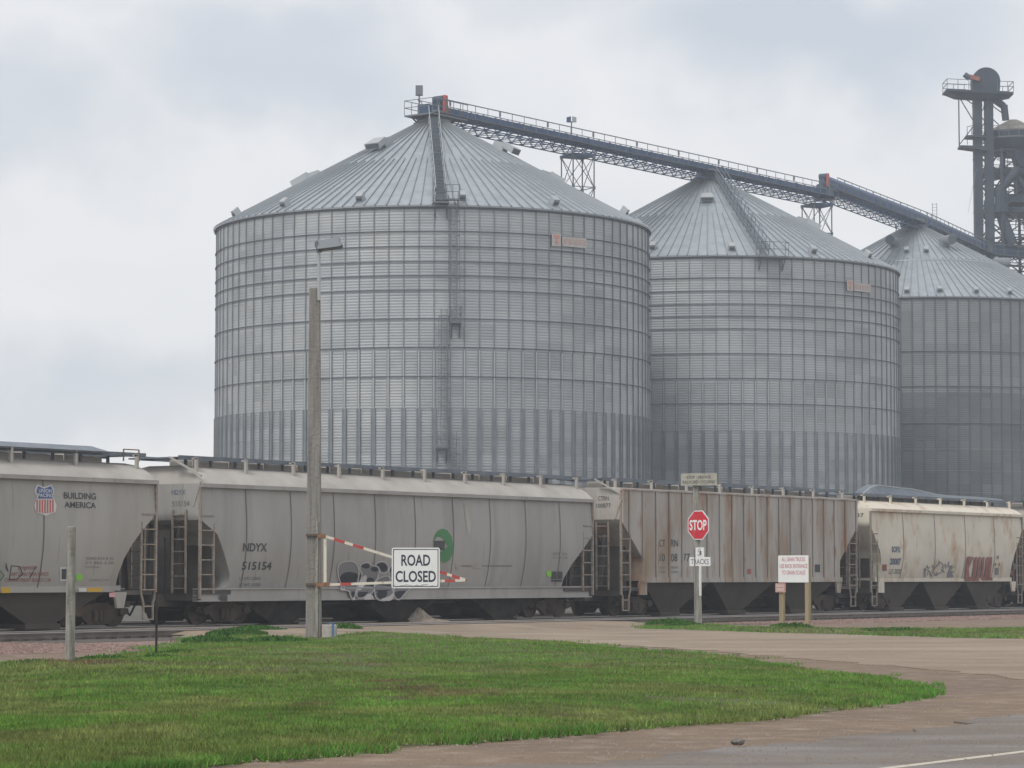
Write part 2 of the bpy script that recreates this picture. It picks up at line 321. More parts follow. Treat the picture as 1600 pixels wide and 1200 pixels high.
def vnoise(x, y, s, seed):              # smooth value noise
    r = np.random.default_rng(seed); g = r.random((256, 256)); xs = x*s+500; ys = y*s+500
    xi = np.floor(xs).astype(int); yi = np.floor(ys).astype(int); fx = xs-xi; fy = ys-yi; fx = fx*fx*(3-2*fx); fy = fy*fy*(3-2*fy)
    a = g[xi % 256, yi % 256]; b = g[(xi+1) % 256, yi % 256]; c = g[xi % 256, (yi+1) % 256]; d = g[(xi+1) % 256, (yi+1) % 256]
    return (a*(1-fx)+b*fx)*(1-fy)+(c*(1-fx)+d*fx)*fy
def lawn_h(x, y, d):
    return .025+np.minimum(d, .5)/.5*.02+np.minimum(d, 2.5)/2.5*(.05+.10*vnoise(x, y, .18, 3)+.04*vnoise(x, y, .7, 4))
VX, VY, VC = [], [], []
BV, BC = [], []
def lawn(pix, label, count, tall):
    poly = [tuple(G(*p)[:2]) for p in pix]
    # ground sheet with relief
    mb = MB(); outl = wiggle(poly, .17, .35); bm = bmesh.new()
    xs = np.array([p[0] for p in outl]); ys = np.array([p[1] for p in outl])
    tri = tessellate_polygon([[Vector((a, b, 0)) for a, b in outl]])
    vs = [bm.verts.new((a, b, .05)) for a, b in outl]
    for t in tri:
        try: bm.faces.new([vs[i] for i in t])
        except ValueError: pass
    for _ in range(4):
        es = [e for e in bm.edges if e.calc_length() > 1.0]
        if not es: break
        bmesh.ops.subdivide_edges(bm, edges=es, cuts=1); bmesh.ops.triangulate(bm, faces=bm.faces)
    X = np.array([v.co.x for v in bm.verts]); Y = np.array([v.co.y for v in bm.verts]); d = edgedist(X, Y, poly); H = lawn_h(X, Y, d)
    I_ = inpoly(X, Y, poly)
    for v, h, q, i_ in zip(bm.verts, H, d, I_): v.co.z = h-.02 if (q > .10 and i_) else -.02
    bmesh.ops.recalc_face_normals(bm, faces=bm.faces)
    me = bpy.data.meshes.new('lawn'); bm.to_mesh(me); bm.free(); me.materials.append(MAT['lawn_soil'])
    for p in me.polygons:
        if p.normal.z < 0: p.flip()
    o = bpy.data.objects.new('lawn', me); col.objects.link(o); o['kind'] = 'structure'
    # blades: sampled densest where the lawn lies close
    a = np.array(pix); x0, x1, y0, y1 = a[:, 0].min(), a[:, 0].max(), a[:, 1].min(), a[:, 1].max()
    px = rng.uniform(x0, x1, count*3); py = rng.uniform(y0, y1, count*3)
    k = (600-py)/F; rz = ST+k*CT; t = -HC/rz; gx = (px-800)/F*t; gy = (CT-k*ST)*t
    wx = gx+(vnoise(gx, gy, 1.1, 31)-.5)*.8+(vnoise(gx, gy, 5, 33)-.5)*.5; wy = gy+(vnoise(gx, gy, 1.1, 32)-.5)*.9+(vnoise(gx, gy, 5, 34)-.5)*.6; ok = inpoly(wx, wy, poly); gx, gy = gx[ok][:count], gy[ok][:count]
    d = edgedist(gx, gy, poly); n1 = vnoise(gx, gy, .35, 11); n2 = vnoise(gx, gy, 1.3, 12); n3 = vnoise(gx, gy, .12, 13); n4 = vnoise(gx, gy, 4.5, 14)
    bare = (n1*.6+n2*.4+.12*(rng.random(gx.shape)-.5) > .72) & (rng.random(gx.shape) < .7) & (d > .4)
    keep = ~bare; gx, gy, d, n1, n2, n3, n4 = [q[keep] for q in (gx, gy, d, n1, n2, n3, n4)]
    n = gx.size; edge = np.clip(1-d/.7, 0, 1)
    hgt = (.013+.019*rng.random(n))*(0.55+n4*.9)*(1+tall*.6*edge*(.5+n2)) ; hgt *= np.where(n3 > .62, 1.5, 1)
    dist = np.hypot(gx, gy); wd = np.maximum(.006, dist*1.0/ (F*.64))*(.5+.9*rng.random(n))
    gz = np.where(inpoly(gx, gy, poly), lawn_h(gx, gy, d)-.03, .035); an = rng.random(n)*math.pi*2; ln_ = hgt*1.6*rng.random(n); la_ = rng.random(n)*math.pi*2
    ca, sa = np.cos(an*.35-.4)*wd/2, np.sin(an*.35-.4)*wd/2
    V = np.empty((n, 3, 3)); V[:, 0] = np.stack([gx-ca, gy-sa, gz], 1); V[:, 1] = np.stack([gx+ca, gy+sa, gz], 1)
    V[:, 2] = np.stack([gx+np.cos(la_)*ln_, gy+np.sin(la_)*ln_, gz+.02+hgt], 1)
    green = np.array([.115, .235, .038]); lush = np.array([.095, .245, .040]); dry = np.array([.21, .19, .075]); brown = np.array([.19, .14, .07])
    m1 = np.clip((n1*.5+n3*.5-.45)*2.2, 0, 1)[:, None]; cc = green*(1-m1)+(green*.45+dry*.55)*m1
    lush_m = np.clip(edge*.9+np.clip(n2-.6, 0, 1)*1.5, 0, 1)[:, None]; cc = cc*(1-lush_m)+lush*lush_m
    r = rng.random(n)[:, None]; cc = np.where(r < .09, dry, cc); cc = np.where(r > .96, brown, cc)
    n5 = vnoise(gx, gy, .8, 21)*.6+vnoise(gx, gy, 2.2, 22)*.4; dr = np.clip((vnoise(gx, gy*1.6, .28, 41)*.6+vnoise(gx, gy, 1.1, 42)*.4-.56)*5, 0, .75)[:, None]; cc = cc*(1-dr)+np.array([.19, .215, .07])*dr
    for (bx, by, br) in ((520, 1038, .5), (575, 1052, .45), (640, 1092, .6), (700, 1102, .8), (905, 1052, .5), (610, 1082, .4), (150, 1052, .7), (100, 1050, .5), (470, 1046, .5), (485, 1118, .3), (790, 1050, .4)):
        c_ = G(bx, by); f_ = np.clip(1.25-np.hypot((gx-c_.x), (gy-c_.y)*.55)/br-(n4-.5)*1.2, 0, .85)[:, None]; cc = cc*(1-f_)+np.array([.17, .12, .07])*f_
    n6 = vnoise(gx, gy, 3.3, 51); cc *= (.75+.5*n6)[:, None]
    cc *= (.72+.56*rng.random(n))[:, None]*(.7+.6*n5)[:, None]*(.85+.3*n4)[:, None]
    BV.append(V.reshape(-1, 3)); BC.append(np.repeat(cc, 3, axis=0))
lawn(grassA, 'lawn', 430000, 1.3); lawn(grassB, 'verge', 26000, 1.6)
def weeds(spots):                       # leafy weeds among the lawn and along its edges
    for (px, py, R, hh, n) in spots:
        c = G(px, py); a = rng.random(n)*6.283; r = R*np.sqrt(rng.random(n)); gx = c.x+np.cos(a)*r; gy = c.y+np.sin(a)*r*1.0
        h = .75*hh*(1-(r/R)**2*.8)*rng.random(n); w_ = (.03+.03*rng.random(n)); q = rng.random(n)*6.283
        V = np.empty((n, 3, 3)); z = .05+h
        V[:, 0] = np.stack([gx-np.cos(q)*w_, gy-np.sin(q)*w_, z-.02], 1); V[:, 1] = np.stack([gx+np.cos(q)*w_, gy+np.sin(q)*w_, z], 1)
        V[:, 2] = np.stack([gx+rng.normal(0, .02, n), gy+rng.normal(0, .02, n), z+.05+.05*rng.random(n)], 1)
        cc = np.array([.058, .145, .026])*(.45+.9*rng.random(n))[:, None]
        BV.append(V.reshape(-1, 3)); BC.append(np.repeat(cc, 3, axis=0))
weeds([(540, 990, .5, .28, 900), (400, 992, .9, .22, 2500), (370, 996, .8, .2, 2000), (430, 1010, .8, .2, 1800), (330, 1008, .7, .18, 1400), (250, 1040, .5, .14, 800), (280, 1032, .6, .14, 900), (1048, 980, .8, .26, 1600), (1070, 982, .6, .15, 900), (1243, 986, .5, .22, 700), (1225, 984, .4, .14, 500), (60, 1048, .6, .13, 900), (160, 1040, .5, .12, 700), (1400, 990, 1., .1, 900)])
def blades():
    V = np.concatenate(BV).astype(np.float32); C = np.concatenate(BC); n = len(V)
    me = bpy.data.meshes.new('grass'); me.vertices.add(n); me.vertices.foreach_set('co', V.ravel())
    me.loops.add(n); me.loops.foreach_set('vertex_index', np.arange(n, dtype=np.int32))
    me.polygons.add(n//3); me.polygons.foreach_set('loop_start', np.arange(0, n, 3, dtype=np.int32)); me.polygons.foreach_set('loop_total', np.full(n//3, 3, np.int32))
    me.update(); at = me.color_attributes.new('col', 'FLOAT_COLOR', 'POINT')
    at.data.foreach_set('color', np.concatenate([C, np.ones((n, 1))], 1).astype(np.float32).ravel())
    me.materials.append(MAT['grass_blade']); o = bpy.data.objects.new('grass', me); col.objects.link(o)
    tag(o, 'short green grass with weeds and bare brown patches covering the lawn beside the gravel road', 'grass', kind='stuff')
blades()
def stones(name, spots_fn, n, s0, s1, m, label, cat):
    mb = MB()
    for i in range(n):
        x, y, z = spots_fn(); s = random.uniform(s0, s1); a = random.random()*6.28
        pts = [Vector((math.cos(a+t)*s*random.uniform(.6, 1), math.sin(a+t)*s*random.uniform(.6, 1), 0)) for t in (0, 1.57, 3.14, 4.71)]
        tp = Vector((random.uniform(-.3, .3)*s, random.uniform(-.3, .3)*s, s*random.uniform(.5, .9)))
        q = Vector((x, y, z)); mb.add([q+p for p in pts]+[q+tp], [(0, 1, 4), (1, 2, 4), (2, 3, 4), (3, 0, 4)])
    return tag(mb.build(name, m), label, cat, kind='stuff')
def bsp():
    k = random.random(); u = random.uniform(-24, -12.5) if k < .5 else random.uniform(20, 62); p = T(u, random.uniform(-11.6 if k < .5 else -8.1, -4.6)); return p.x, p.y, .01
stones('ballast_stones', bsp, 42000, .025, .065, 'pink_ballast', 'loose pinkish crushed stone spread along the near edge of the track', 'gravel')
def ssp():
    py = random.choice((random.uniform(1100, 1200), random.uniform(1010, 1200))); px = random.uniform(300, 1700); p = G(px, py); return p.x, p.y, .022
stones('loose_gravel', ssp, 4500, .005, .020, 'pebble', 'small loose pebbles scattered over the road shoulder', 'gravel')
# rails
for (vc, nm, lb) in ((-2.6, 'railway_track', 'empty near railway track with dark ties in front of the train'), (1.6, 'railway_track', 'middle railway track carrying the grain train'), (6.4, 'railway_track', 'far railway track behind the grain train')):
    rt = thing(nm, lb, 'railway track', T0, ANG, 'parallel railway tracks')
    for sv in (-.72, .72):
        mb = MB(); c = vc+sv
        mb.box(-60, 260, c-.07, c+.07, .045, .065); mb.box(-60, 260, c-.012, c+.012, .065, .15); mb.box(-60, 260, c-.036, c+.036, .15, .18); mb.box(-60, 260, c-.034, c+.034, .18, .195, 1)
        mb.build('rail', ['rail_steel', 'rail_head'], rt)
    mb = MB(); u = -60
    while u < 200: mb.box(u, u+.23, vc-1.3, vc+1.3, .0, .065); u += .53
    tag(mb.build('tie', 'tie_wood', rt), kind='stuff')
# gravel pile beyond the train
def pile(px, py, R, h, m, label):
    c = G(px, py, .15); mb = MB(); n = 40; prof = [(R, 0), (R*.8, h*.22), (R*.55, h*.5), (R*.3, h*.78), (R*.12, h*.95)]
    vs = []; fs = []
    for (r, z) in prof:
        for i in range(n):
            a = 2*math.pi*i/n; q = r*random.uniform(.93, 1.07); vs.append((q*math.cos(a), q*math.sin(a), z*random.uniform(.94, 1.05)))
    for k in range(len(prof)-1):
        for i in range(n): fs.append((k*n+i, k*n+(i+1) % n, (k+1)*n+(i+1) % n, (k+1)*n+i))
    vs.append((0, 0, h)); fs += [((len(prof)-1)*n+i, (len(prof)-1)*n+(i+1) % n, len(vs)-1) for i in range(n)]
    mb.add(vs, fs)
    for i in range(500):
        a = random.random()*6.283; r = R*math.sqrt(random.random()); z = h*(1-r/R); s = random.uniform(.02, .05)
        q = Vector((r*math.cos(a), r*math.sin(a), z)); mb.add([q+Vector((s, 0, -.01)), q+Vector((-s*.5, s*.8, -.01)), q+Vector((-s*.5, -s*.8, -.01)), q+Vector((0, 0, s))], [(0, 1, 3), (1, 2, 3), (2, 0, 3)])
    o = mb.build('gravel_pile', m); o.location = (c.x, c.y, .15); tag(o, label, 'gravel pile'); return o
pile(653, 971.5, .58, .46, 'gravel_tan', 'pointed heap of tan crushed stone in front of the car with the green emblem')
p2 = pile(678, 972.0, .5, .09, 'gravel_tan', 'low spread of crushed stone right beside the pointed stone heap')
# ------------------------------------------------------------------ grain bins
EAVE = 28.4; BR = 16.9; NSTF = 96
WR1 = [0, 1.5]
def rings_z():
    fs = F/(220-BR); return [HC+(900-y)/fs for y in (359, 383, 407, 429, 452, 497, 542, 588)]
RZ = rings_z(); ZWIDE = HC+(900-637)/(F/(220-BR))
SLOPE = .545
def roof_pt(az, r, h=0):                # az measured from the camera-facing direction, positive to the right
    a = az-math.pi/2; z = EAVE+.12+(BR+.15-r)*SLOPE; nz = 1/math.hypot(1, SLOPE); nr = SLOPE*nz
    return Vector((math.cos(a)*(r+nr*h), math.sin(a)*(r+nr*h), z+nz*h))
def wall_pt(az, z, out=0): a = az-math.pi/2; return Vector((math.cos(a)*(BR+out), math.sin(a)*(BR+out), z))
def frame(az):                          # local axes on the bin: tangent, down-slope, normal
    a = az-math.pi/2; t = Vector((-math.sin(a), math.cos(a), 0)); rad = Vector((math.cos(a), math.sin(a), 0)); k = math.hypot(1, SLOPE)
    dn = (rad-Vector((0, 0, SLOPE)))/k; nm = (rad*SLOPE+Vector((0, 0, 1)))/k; return t, dn, nm
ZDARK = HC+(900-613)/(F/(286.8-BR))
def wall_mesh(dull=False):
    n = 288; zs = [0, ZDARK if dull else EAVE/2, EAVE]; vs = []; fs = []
    for z in zs:
        for i in range(n): a = 2*math.pi*i/n; vs.append((BR*math.cos(a), BR*math.sin(a), z))
    for k in range(2):
        for i in range(n): fs.append((k*n+i, k*n+(i+1) % n, (k+1)*n+(i+1) % n, (k+1)*n+i))
    me = bpy.data.meshes.new('wall'); me.from_pydata(vs, [], fs); me.materials.append(MAT['galv_wall_dull' if dull else 'galv_wall']); me.materials.append(MAT['galv_wet'])
    uv = me.uv_layers.new(name='UVMap')
    for p in me.polygons:
        i = p.index % n; k = p.index//n
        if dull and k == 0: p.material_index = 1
        for li, (du, dk) in zip(p.loop_indices, ((0, 0), (1, 0), (1, 1), (0, 1))):
            uv.data[li].uv = ((i+du)/n*2*math.pi*BR, zs[k+dk])
    me.shade_smooth(); return me
def roof_mesh():
    mb = MB(); n = 128; vs = []; fs = []; R0 = 1.1
    for r in (BR+.22, 9.0, R0):
        for i in range(n): a = 2*math.pi*i/n-math.pi/2; q = roof_pt(a+math.pi/2, r); vs.append(q)
    for i in range(n): q = roof_pt(2*math.pi*i/n, BR+.22); vs.append(q-Vector((0, 0, .13)))
    for k in range(2):
        for i in range(n): fs.append((k*n+i, k*n+(i+1) % n, (k+1)*n+(i+1) % n, (k+1)*n+i))
    for i in range(n): fs.append((i, 3*n+i, 3*n+(i+1) % n, (i+1) % n))
    lip = fs[-n:]; mb.add(vs, fs[:-n]); mb.f += lip; mb.m += [1]*len(lip)
    for i in range(n):
        az = 2*math.pi*(i+.5)/n; t, dn, nm = frame(az); r1 = R0+.1 if i % 2 == 0 else 8.6; wd = .045
        a = roof_pt(az, BR+.26); b = roof_pt(az, r1); hh = nm*.10
        mb.add([a-t*wd, a+t*wd, b+t*wd*.7, b-t*wd*.7, a-t*wd*.6+hh, a+t*wd*.6+hh, b+t*wd*.5+hh, b-t*wd*.5+hh], [(4, 5, 6, 7), (0, 1, 5, 4), (1, 2, 6, 5), (3, 0, 4, 7), (2, 3, 7, 6)], 1)
    # flashing collar at mid roof and peak collar
    me = mb.mesh('roof', ['galv_roof', 'galv_rib']); return me
def stiff_mesh(thin=False):
    mb = MB(); r = BR
    def seg(z0, z1, w_, d_): mb.box(r-.01, r+d_, -w_/2, w_/2, z0, z1)
    if thin:
        mb.box(r-.01, r+.09, -.07, .07, .1, EAVE-.05); return mb.mesh('stiffener', 'ring_steel')
    seg(ZWIDE+4.2, EAVE-.05, .075, .07); mb.box(r-.01, r+.09, -.05, .05, ZWIDE, ZWIDE+4.2, 1)
    for q in (-.11, .05): mb.box(r-.01, r+.07, q, q+.05, ZWIDE, ZWIDE+4.2)
    seg(0.1, ZWIDE, .22, .10)
    mb.box(r-.01, r+.14, -.155, -.09, .1, ZWIDE); mb.box(r-.01, r+.14, .09, .155, .1, ZWIDE)
    return mb.mesh('stiffener', ['galv_stiff', 'galv_light'])
def ring_mesh(th, nm, m='ring_steel'):
    mb = MB(); prof = [(BR+.09+math.cos(a)*th, math.sin(a)*th) for a in [2*math.pi*k/6 for k in range(7)]]
    mb.lathe(prof, 192); return mb.mesh(nm, m)
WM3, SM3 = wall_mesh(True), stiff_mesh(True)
WM, RM, SM, RG, RGT = wall_mesh(), roof_mesh(), stiff_mesh(), ring_mesh(.042, 'wind_ring'), ring_mesh(.012, 'seam_ring', 'galv_seam')
def link(name, me, parent, loc=(0, 0, 0), rz=0):
    o = bpy.data.objects.new(name, me); col.objects.link(o); o.parent = parent; o.location = loc; o.rotation_euler = (0, 0, rz); return o
def big_vent(az, r, parent, s=1.0):     # hooded box that opens down the slope
    t, dn, nm = frame(az); c = roof_pt(az, r); mb = MB()
    def q(a, b, h): return c+t*a*s+dn*b*s+nm*h*s
    mb.hexa([q(-.5, -.6, 0), q(.5, -.6, 0), q(.5, .35, 0), q(-.5, .35, 0), q(-.5, -.6, .55), q(.5, -.6, .55), q(.5, .35, .75), q(-.5, .35, .75)])
    mb.hexa([q(-.55, .2, .35), q(.55, .2, .35), q(.75, 1.25, .25), q(-.75, 1.25, .25), q(-.55, .1, .8), q(.55, .1, .8), q(.75, 1.25, .75), q(-.75, 1.25, .75)])
    mb.add([q(-.66, 1.256, .3), q(.66, 1.256, .3), q(.66, 1.256, .68), q(-.66, 1.256, .68)], [(0, 1, 2, 3)], 1)
    mb.build('roof_vent', ['vent_metal', 'vent_dark'], parent)
def round_vent(az, r, parent):
    t, dn, nm = frame(az); c = roof_pt(az, r); mb = MB(); up = Vector((0, 0, 1)); out = (dn+nm*.55).normalized()
    mb.tube(c, c+nm*.7, .5, n=16); mb.tube(c+nm*.6-out*.55, c+nm*.6+out*1.1, .52, n=16); mb.tube(c+nm*.6+out*1.05, c+nm*.6+out*1.12, .46, n=16, mi=1)
    mb.build('round_vent', ['galv_stiff', 'vent_dark'], parent)
def small_vent(az, parent, r=BR-1.0, s=1):
    t, dn, nm = frame(az); c = roof_pt(az, r); mb = MB()
    def q(a, b, h): return c+t*a*s+dn*b*s+nm*h*s
    mb.hexa([q(-.3, -.2, 0), q(.3, -.2, 0), q(.3, .35, 0), q(-.3, .35, 0), q(-.26, -.15, .62), q(.26, -.15, .62), q(.26, .42, .5), q(-.26, .42, .5)])
    mb.add([q(-.2, .425, .1), q(.2, .425, .1), q(.2, .45, .3), q(-.2, .45, .3)], [(0, 1, 2, 3)], 1)
    mb.build('small_vent', ['vent_metal', 'vent_dark'], parent, bevel=.03)
def ladder_on_wall(az, z0, z1, parent, cage=True):
    t, _, _ = frame(az); mb = MB(); o = .30
    for s in (-.22, .22):
        mb.bar(wall_pt(az, z0, o)+t*s, wall_pt(az, z1, o)+t*s, .05)
    z = z0
    while z < z1: mb.bar(wall_pt(az, z, o)-t*.22, wall_pt(az, z, o)+t*.22, .03); z += .3
    if cage:
        out = wall_pt(az, 0, 1)-wall_pt(az, 0, 0); z = z0+2.2; hoops = []
        while z < z1:
            pts = [wall_pt(az, z, o)+t*(.38*math.sin(a))+out*(.35*(1-math.cos(a))+0) for a in [math.radians(q) for q in (-150, -100, -50, 0, 50, 100, 150)]]
            pts = [wall_pt(az, z, o)+t*x+out*y for x, y in ((-.3, 0), (-.4, .35), (-.2, .68), (.2, .68), (.4, .35), (.3, 0))]
            for a, b in zip(pts, pts[1:]): mb.bar(a, b, .035)
            hoops.append(pts); z += 1.04
        for k in range(1, 5):
            if len(hoops) > 1: mb.bar(hoops[0][k], hoops[-1][k], .035)
    mb.build('wall_ladder', 'grey_steel', parent)
def platform(az, z, w_, d_, parent, rail=1.1, nm='platform', out0=.05):
    t, _, _ = frame(az); o = wall_pt(az, 0, 1)-wall_pt(az, 0, 0); mb = MB()
    def q(a, b, h): return wall_pt(az, z+h, out0)+t*a+o*b
    mb.hexa([q(-w_/2, 0, -.12), q(w_/2, 0, -.12), q(w_/2, d_, -.12), q(-w_/2, d_, -.12), q(-w_/2, 0, 0), q(w_/2, 0, 0), q(w_/2, d_, 0), q(-w_/2, d_, 0)])
    for (a, b) in ((-w_/2, d_), (w_/2, d_), (0, d_), (-w_/2, .05), (w_/2, .05)): mb.bar(q(a, b, 0), q(a, b, rail), .05)
    for h in (rail/2, rail):
        mb.bar(q(-w_/2, d_, h), q(w_/2, d_, h), .045)
        for s in (-1, 1): mb.bar(q(s*w_/2, .05, h), q(s*w_/2, d_, h), .045)
    for s in (-1, 1): mb.bar(q(s*w_/2*.8, d_*.9, -.1), q(s*w_/2*.8, .02, -1.1), .06); mb.bar(q(s*w_/2*.8, .02, -.1), q(s*w_/2*.8, .02, -1.2), .06)
    mb.build(nm, 'grey_steel', parent)
def roof_stair(az0, az1, parent, solid):   # from the peak to the eave
    mb = MB(); a = roof_pt(az0, 1.3, .45); b = roof_pt(az1, BR+.1, .35); d = (b-a).normalized(); t = d.cross(Vector((0, 0, 1))).normalized(); up = t.cross(d)
    W_ = .34 if not solid else .38; L_ = (b-a).length; hr = .9
    for s in (-1, 1):
        mb.bar(a+t*s*W_, b+t*s*W_, .06, .22, mi=1 if solid else 0); mb.bar(a+t*s*W_+up*hr, b+t*s*W_+up*hr, .05, mi=1 if solid else 0)
        if not solid: mb.bar(a+t*s*W_+up*hr*.5, b+t*s*W_+up*hr*.5, .04)
        n = int(L_/1.2)
        for i in range(n+1):
            q = a.lerp(b, i/n)+t*s*W_; mb.bar(q, q+up*hr, .045)
            mb.bar(q-up*.5+t*s*.0, q, .05)
    n = int(L_/.3)
    for i in range(n+1): q = a.lerp(b, i/n); mb.bar(q-t*W_, q+t*W_, .2 if solid else .10, .05)
    if solid: mb.hexa([a-t*W_-up*.12, a+t*W_-up*.12, b+t*W_-up*.12, b-t*W_-up*.12, a-t*W_-up*.09, a+t*W_-up*.09, b+t*W_-up*.09, b-t*W_-up*.09])
    mb.build('roof_stair', ['stair_metal', 'vent_metal'], parent)
def maker_sign(az, z, parent):
    t, _, _ = frame(az); o = wall_pt(az, 0, 1)-wall_pt(az, 0, 0); mb = MB(); c = wall_pt(az, z, .2)
    def q(x, h, d=0): return c+t*x+Vector((0, 0, h))+o*d
    mb.hexa([q(-1.5, -.42, -.05), q(-.72, -.42, -.05), q(-.72, -.42), q(-1.5, -.42), q(-1.5, .5, -.05), q(-.72, .5, -.05), q(-.72, .5), q(-1.5, .5)])
    mb.hexa([q(-.55, -.38, -.05), q(1.7, -.38, -.05), q(1.7, -.38), q(-.55, -.38), q(-.55, .34, -.05), q(1.7, .34, -.05), q(1.7, .34), q(-.55, .34)])
    for (x0, x1, y0, y1) in ((-1.38, -.84, .12, .42), (-1.2, -1.02, -.2, .12)):
        mb.add([q(x0, y0, .012), q(x1, y0, .012), q(x1, y1, .012), q(x0, y1, .012)], [(0, 1, 2, 3)], 1)
    mb.add([q(-1.38, -.05, .014), q(-1.11, -.34, .014), q(-.84, -.05, .014), q(-1.11, -.12, .014)], [(0, 1, 2, 3)], 1)
    # worn, no longer readable lettering: a row of faded upright strokes
    vs, fs = [], []
    x = -.45
    for k in range(9):
        w_ = .15; y0, y1 = -.22, .2
        for (a, b, c_, d_) in ((x, x+.045, y0, y1), (x+.045, x+w_, y1-.07, y1)) if k % 2 else ((x, x+.045, y0, y1), (x+.11, x+w_, y0, y1), (x+.045, x+.11, -.03, .03)):
            mb.add([q(a, c_, .012), q(b, c_, .012), q(b, d_, .012), q(a, d_, .012)], [(0, 1, 2, 3)], 1)
        x += .235
    ob = mb.build('wall_sign', ['sign_fade', 'sign_fadered'], parent); return ob
mat('sign_fade', (.50, .47, .45), .6, c2=(.42, .41, .40), ns=3); mat('sign_fadered', (.52, .28, .23), .6)
def bin_(px, Y, label, draw):
    t = thing('grain_bin', label, 'grain bin', ((px-800)/F*Y, Y, 0), 0, 'corrugated steel grain bins in a row')
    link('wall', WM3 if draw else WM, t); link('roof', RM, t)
    for i in range(NSTF): link('stiffener', SM3 if draw else SM, t, rz=(i+.5)*2*math.pi/NSTF)
    for z in (RZ if not draw else [HC+(900-y)/(F/(286.8-BR)) for y in (548, 603, 661)]): link('wind_ring', RG, t, (0, 0, z))
    link('wind_ring', RG, t, (0, 0, EAVE-.15))
    for k in (1, 2, 3, 4, 5, 6, 7, 8, 9): link('seam_ring', RGT, t, (0, 0, ZWIDE-2.08*(k-1)))
    mb = MB(); z0 = EAVE+.12+(BR+.15-1.1)*SLOPE
    mb.lathe([(1.35, z0-.35), (1.35, z0+.12), (1.1, z0+.35), (1.0, z0+.9), (0, z0+.9)], 24); mb.build('peak_collar', 'grey_steel', t, smooth=True)
    return t
def az_of(px, py, Y, X0, z=None, r=BR):   # azimuth of the pixel's ray on a circle of radius r, at its near side
    a = (px-800)/F; best = None
    for i in range(-900, 901):
        az = i*math.pi/2/900; p = wall_pt(az, 0)/BR*r; q = (X0+p.x)/(Y+p.y)
        if best is None or abs(q-a) < best[0]: best = (abs(q-a), az)
    return best[1]
def roof_at(px, py, Y, X0):
    best = None; o = Vector((0, 0, HC)); c = Vector((X0, Y, 0))
    for i in range(-180, 181):
        az = math.radians(i*.5)
        for k in range(0, 34):
            r = 1.5+k*.47; p = roof_pt(az, r)+c
            s = F/(p.y*CT+(p.z-HC)*ST); qx = 800+p.x*s; qy = 600-((p.z-HC)*CT-p.y*ST)*s; e = (qx-px)**2+(qy-py)**2
            if best is None or e < best[0]: best = (e, az, r)
    return best[1], best[2]
fs1 = F/(220-BR)
B1x, B2x, B3x = (676-800)/F*220, (1108-800)/F*252, (1433-800)/F*286.8
b1 = bin_(676, 220, 'largest nearest corrugated grain bin, far left of the row, with ladder up its wall', None)
for (x, y) in ((600, 229), (783, 232)): big_vent(*roof_at(x, y, 220, B1x), b1)
big_vent(math.radians(-100), 9.5, b1, 1.3); big_vent(math.radians(104), 9.0, b1, 1.1)
for (x, y) in ((448, 320), (563, 311), (720, 309), (863, 317), (972, 333), (373, 336)): a, r = roof_at(x, y, 220, B1x); small_vent(a, b1, min(r, BR-.7))
small_vent(math.radians(92), b1); small_vent(math.radians(-92), b1)
zl = lambda y: HC+(900-y)/fs1
aL = az_of(708, 0, 220, B1x); aM = az_of(693, 0, 220, B1x)
ladder_on_wall(aL, zl(505), zl(322), b1); ladder_on_wall(aM, zl(700), zl(482), b1); ladder_on_wall(aL, 3, zl(675), b1)
platform(az_of(711, 0, 220, B1x), zl(503), .75, .8, b1); platform(az_of(690, 0, 220, B1x), zl(699), .8, .8, b1)
platform(az_of(688, 0, 220, B1x), EAVE+.25, 1.1, .8, b1, .4); platform(az_of(706, 0, 220, B1x), EAVE+.5, 1.0, .5, b1, 1.0)
roof_stair(az_of(676, 0, 220, B1x), az_of(688, 0, 220, B1x), b1, True)
maker_sign(az_of(886, 0, 220, B1x), zl(367), b1)
b2 = bin_(1108, 252, 'middle corrugated grain bin with diagonal stair across its roof', None)
big_vent(*roof_at(1105, 312, 252, B2x), b2, .8); big_vent(math.radians(-100), 8.8, b2, 1.2); big_vent(math.radians(100), 8.6, b2, 1.2)
for (x, y) in ((1023, 389), (1143, 389), (1268, 393), (1352, 401)): a, r = roof_at(x, y, 252, B2x); small_vent(a, b2, min(r, BR-.8))
small_vent(math.radians(88), b2, BR-.5)
roof_stair(math.radians(32), az_of(1196, 0, 252, B2x), b2, False)
platform(az_of(1206, 0, 252, B2x), EAVE-.05, 2.6, .9, b2, 1.2)
maker_sign(az_of(1341, 0, 252, B2x), HC+(900-438)/(F/(252-BR)), b2)
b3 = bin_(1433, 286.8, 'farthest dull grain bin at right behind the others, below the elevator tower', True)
for (x, y) in ((1398, 384), (1476, 384)): a, r = roof_at(x, y, 286.8, B3x); round_vent(a, r, b3)
round_vent(math.radians(96), 8.5, b3); round_vent(math.radians(-96), 10, b3)
for (x, y) in ((1417, 392), (1447, 392), (1418, 458), (1467, 456), (1525, 459), (1577, 461)): a, r = roof_at(x, y, 286.8, B3x); small_vent(a, b3, min(r, BR-.7), .9)
mb = MB(); mb.lathe([(9.3, roof_pt(0, 9.3).z+.02), (9.2, roof_pt(0, 9.2).z+.12), (9.0, roof_pt(0, 9.0).z+.1)], 96); mb.build('roof_band', 'galv_rib', b3)
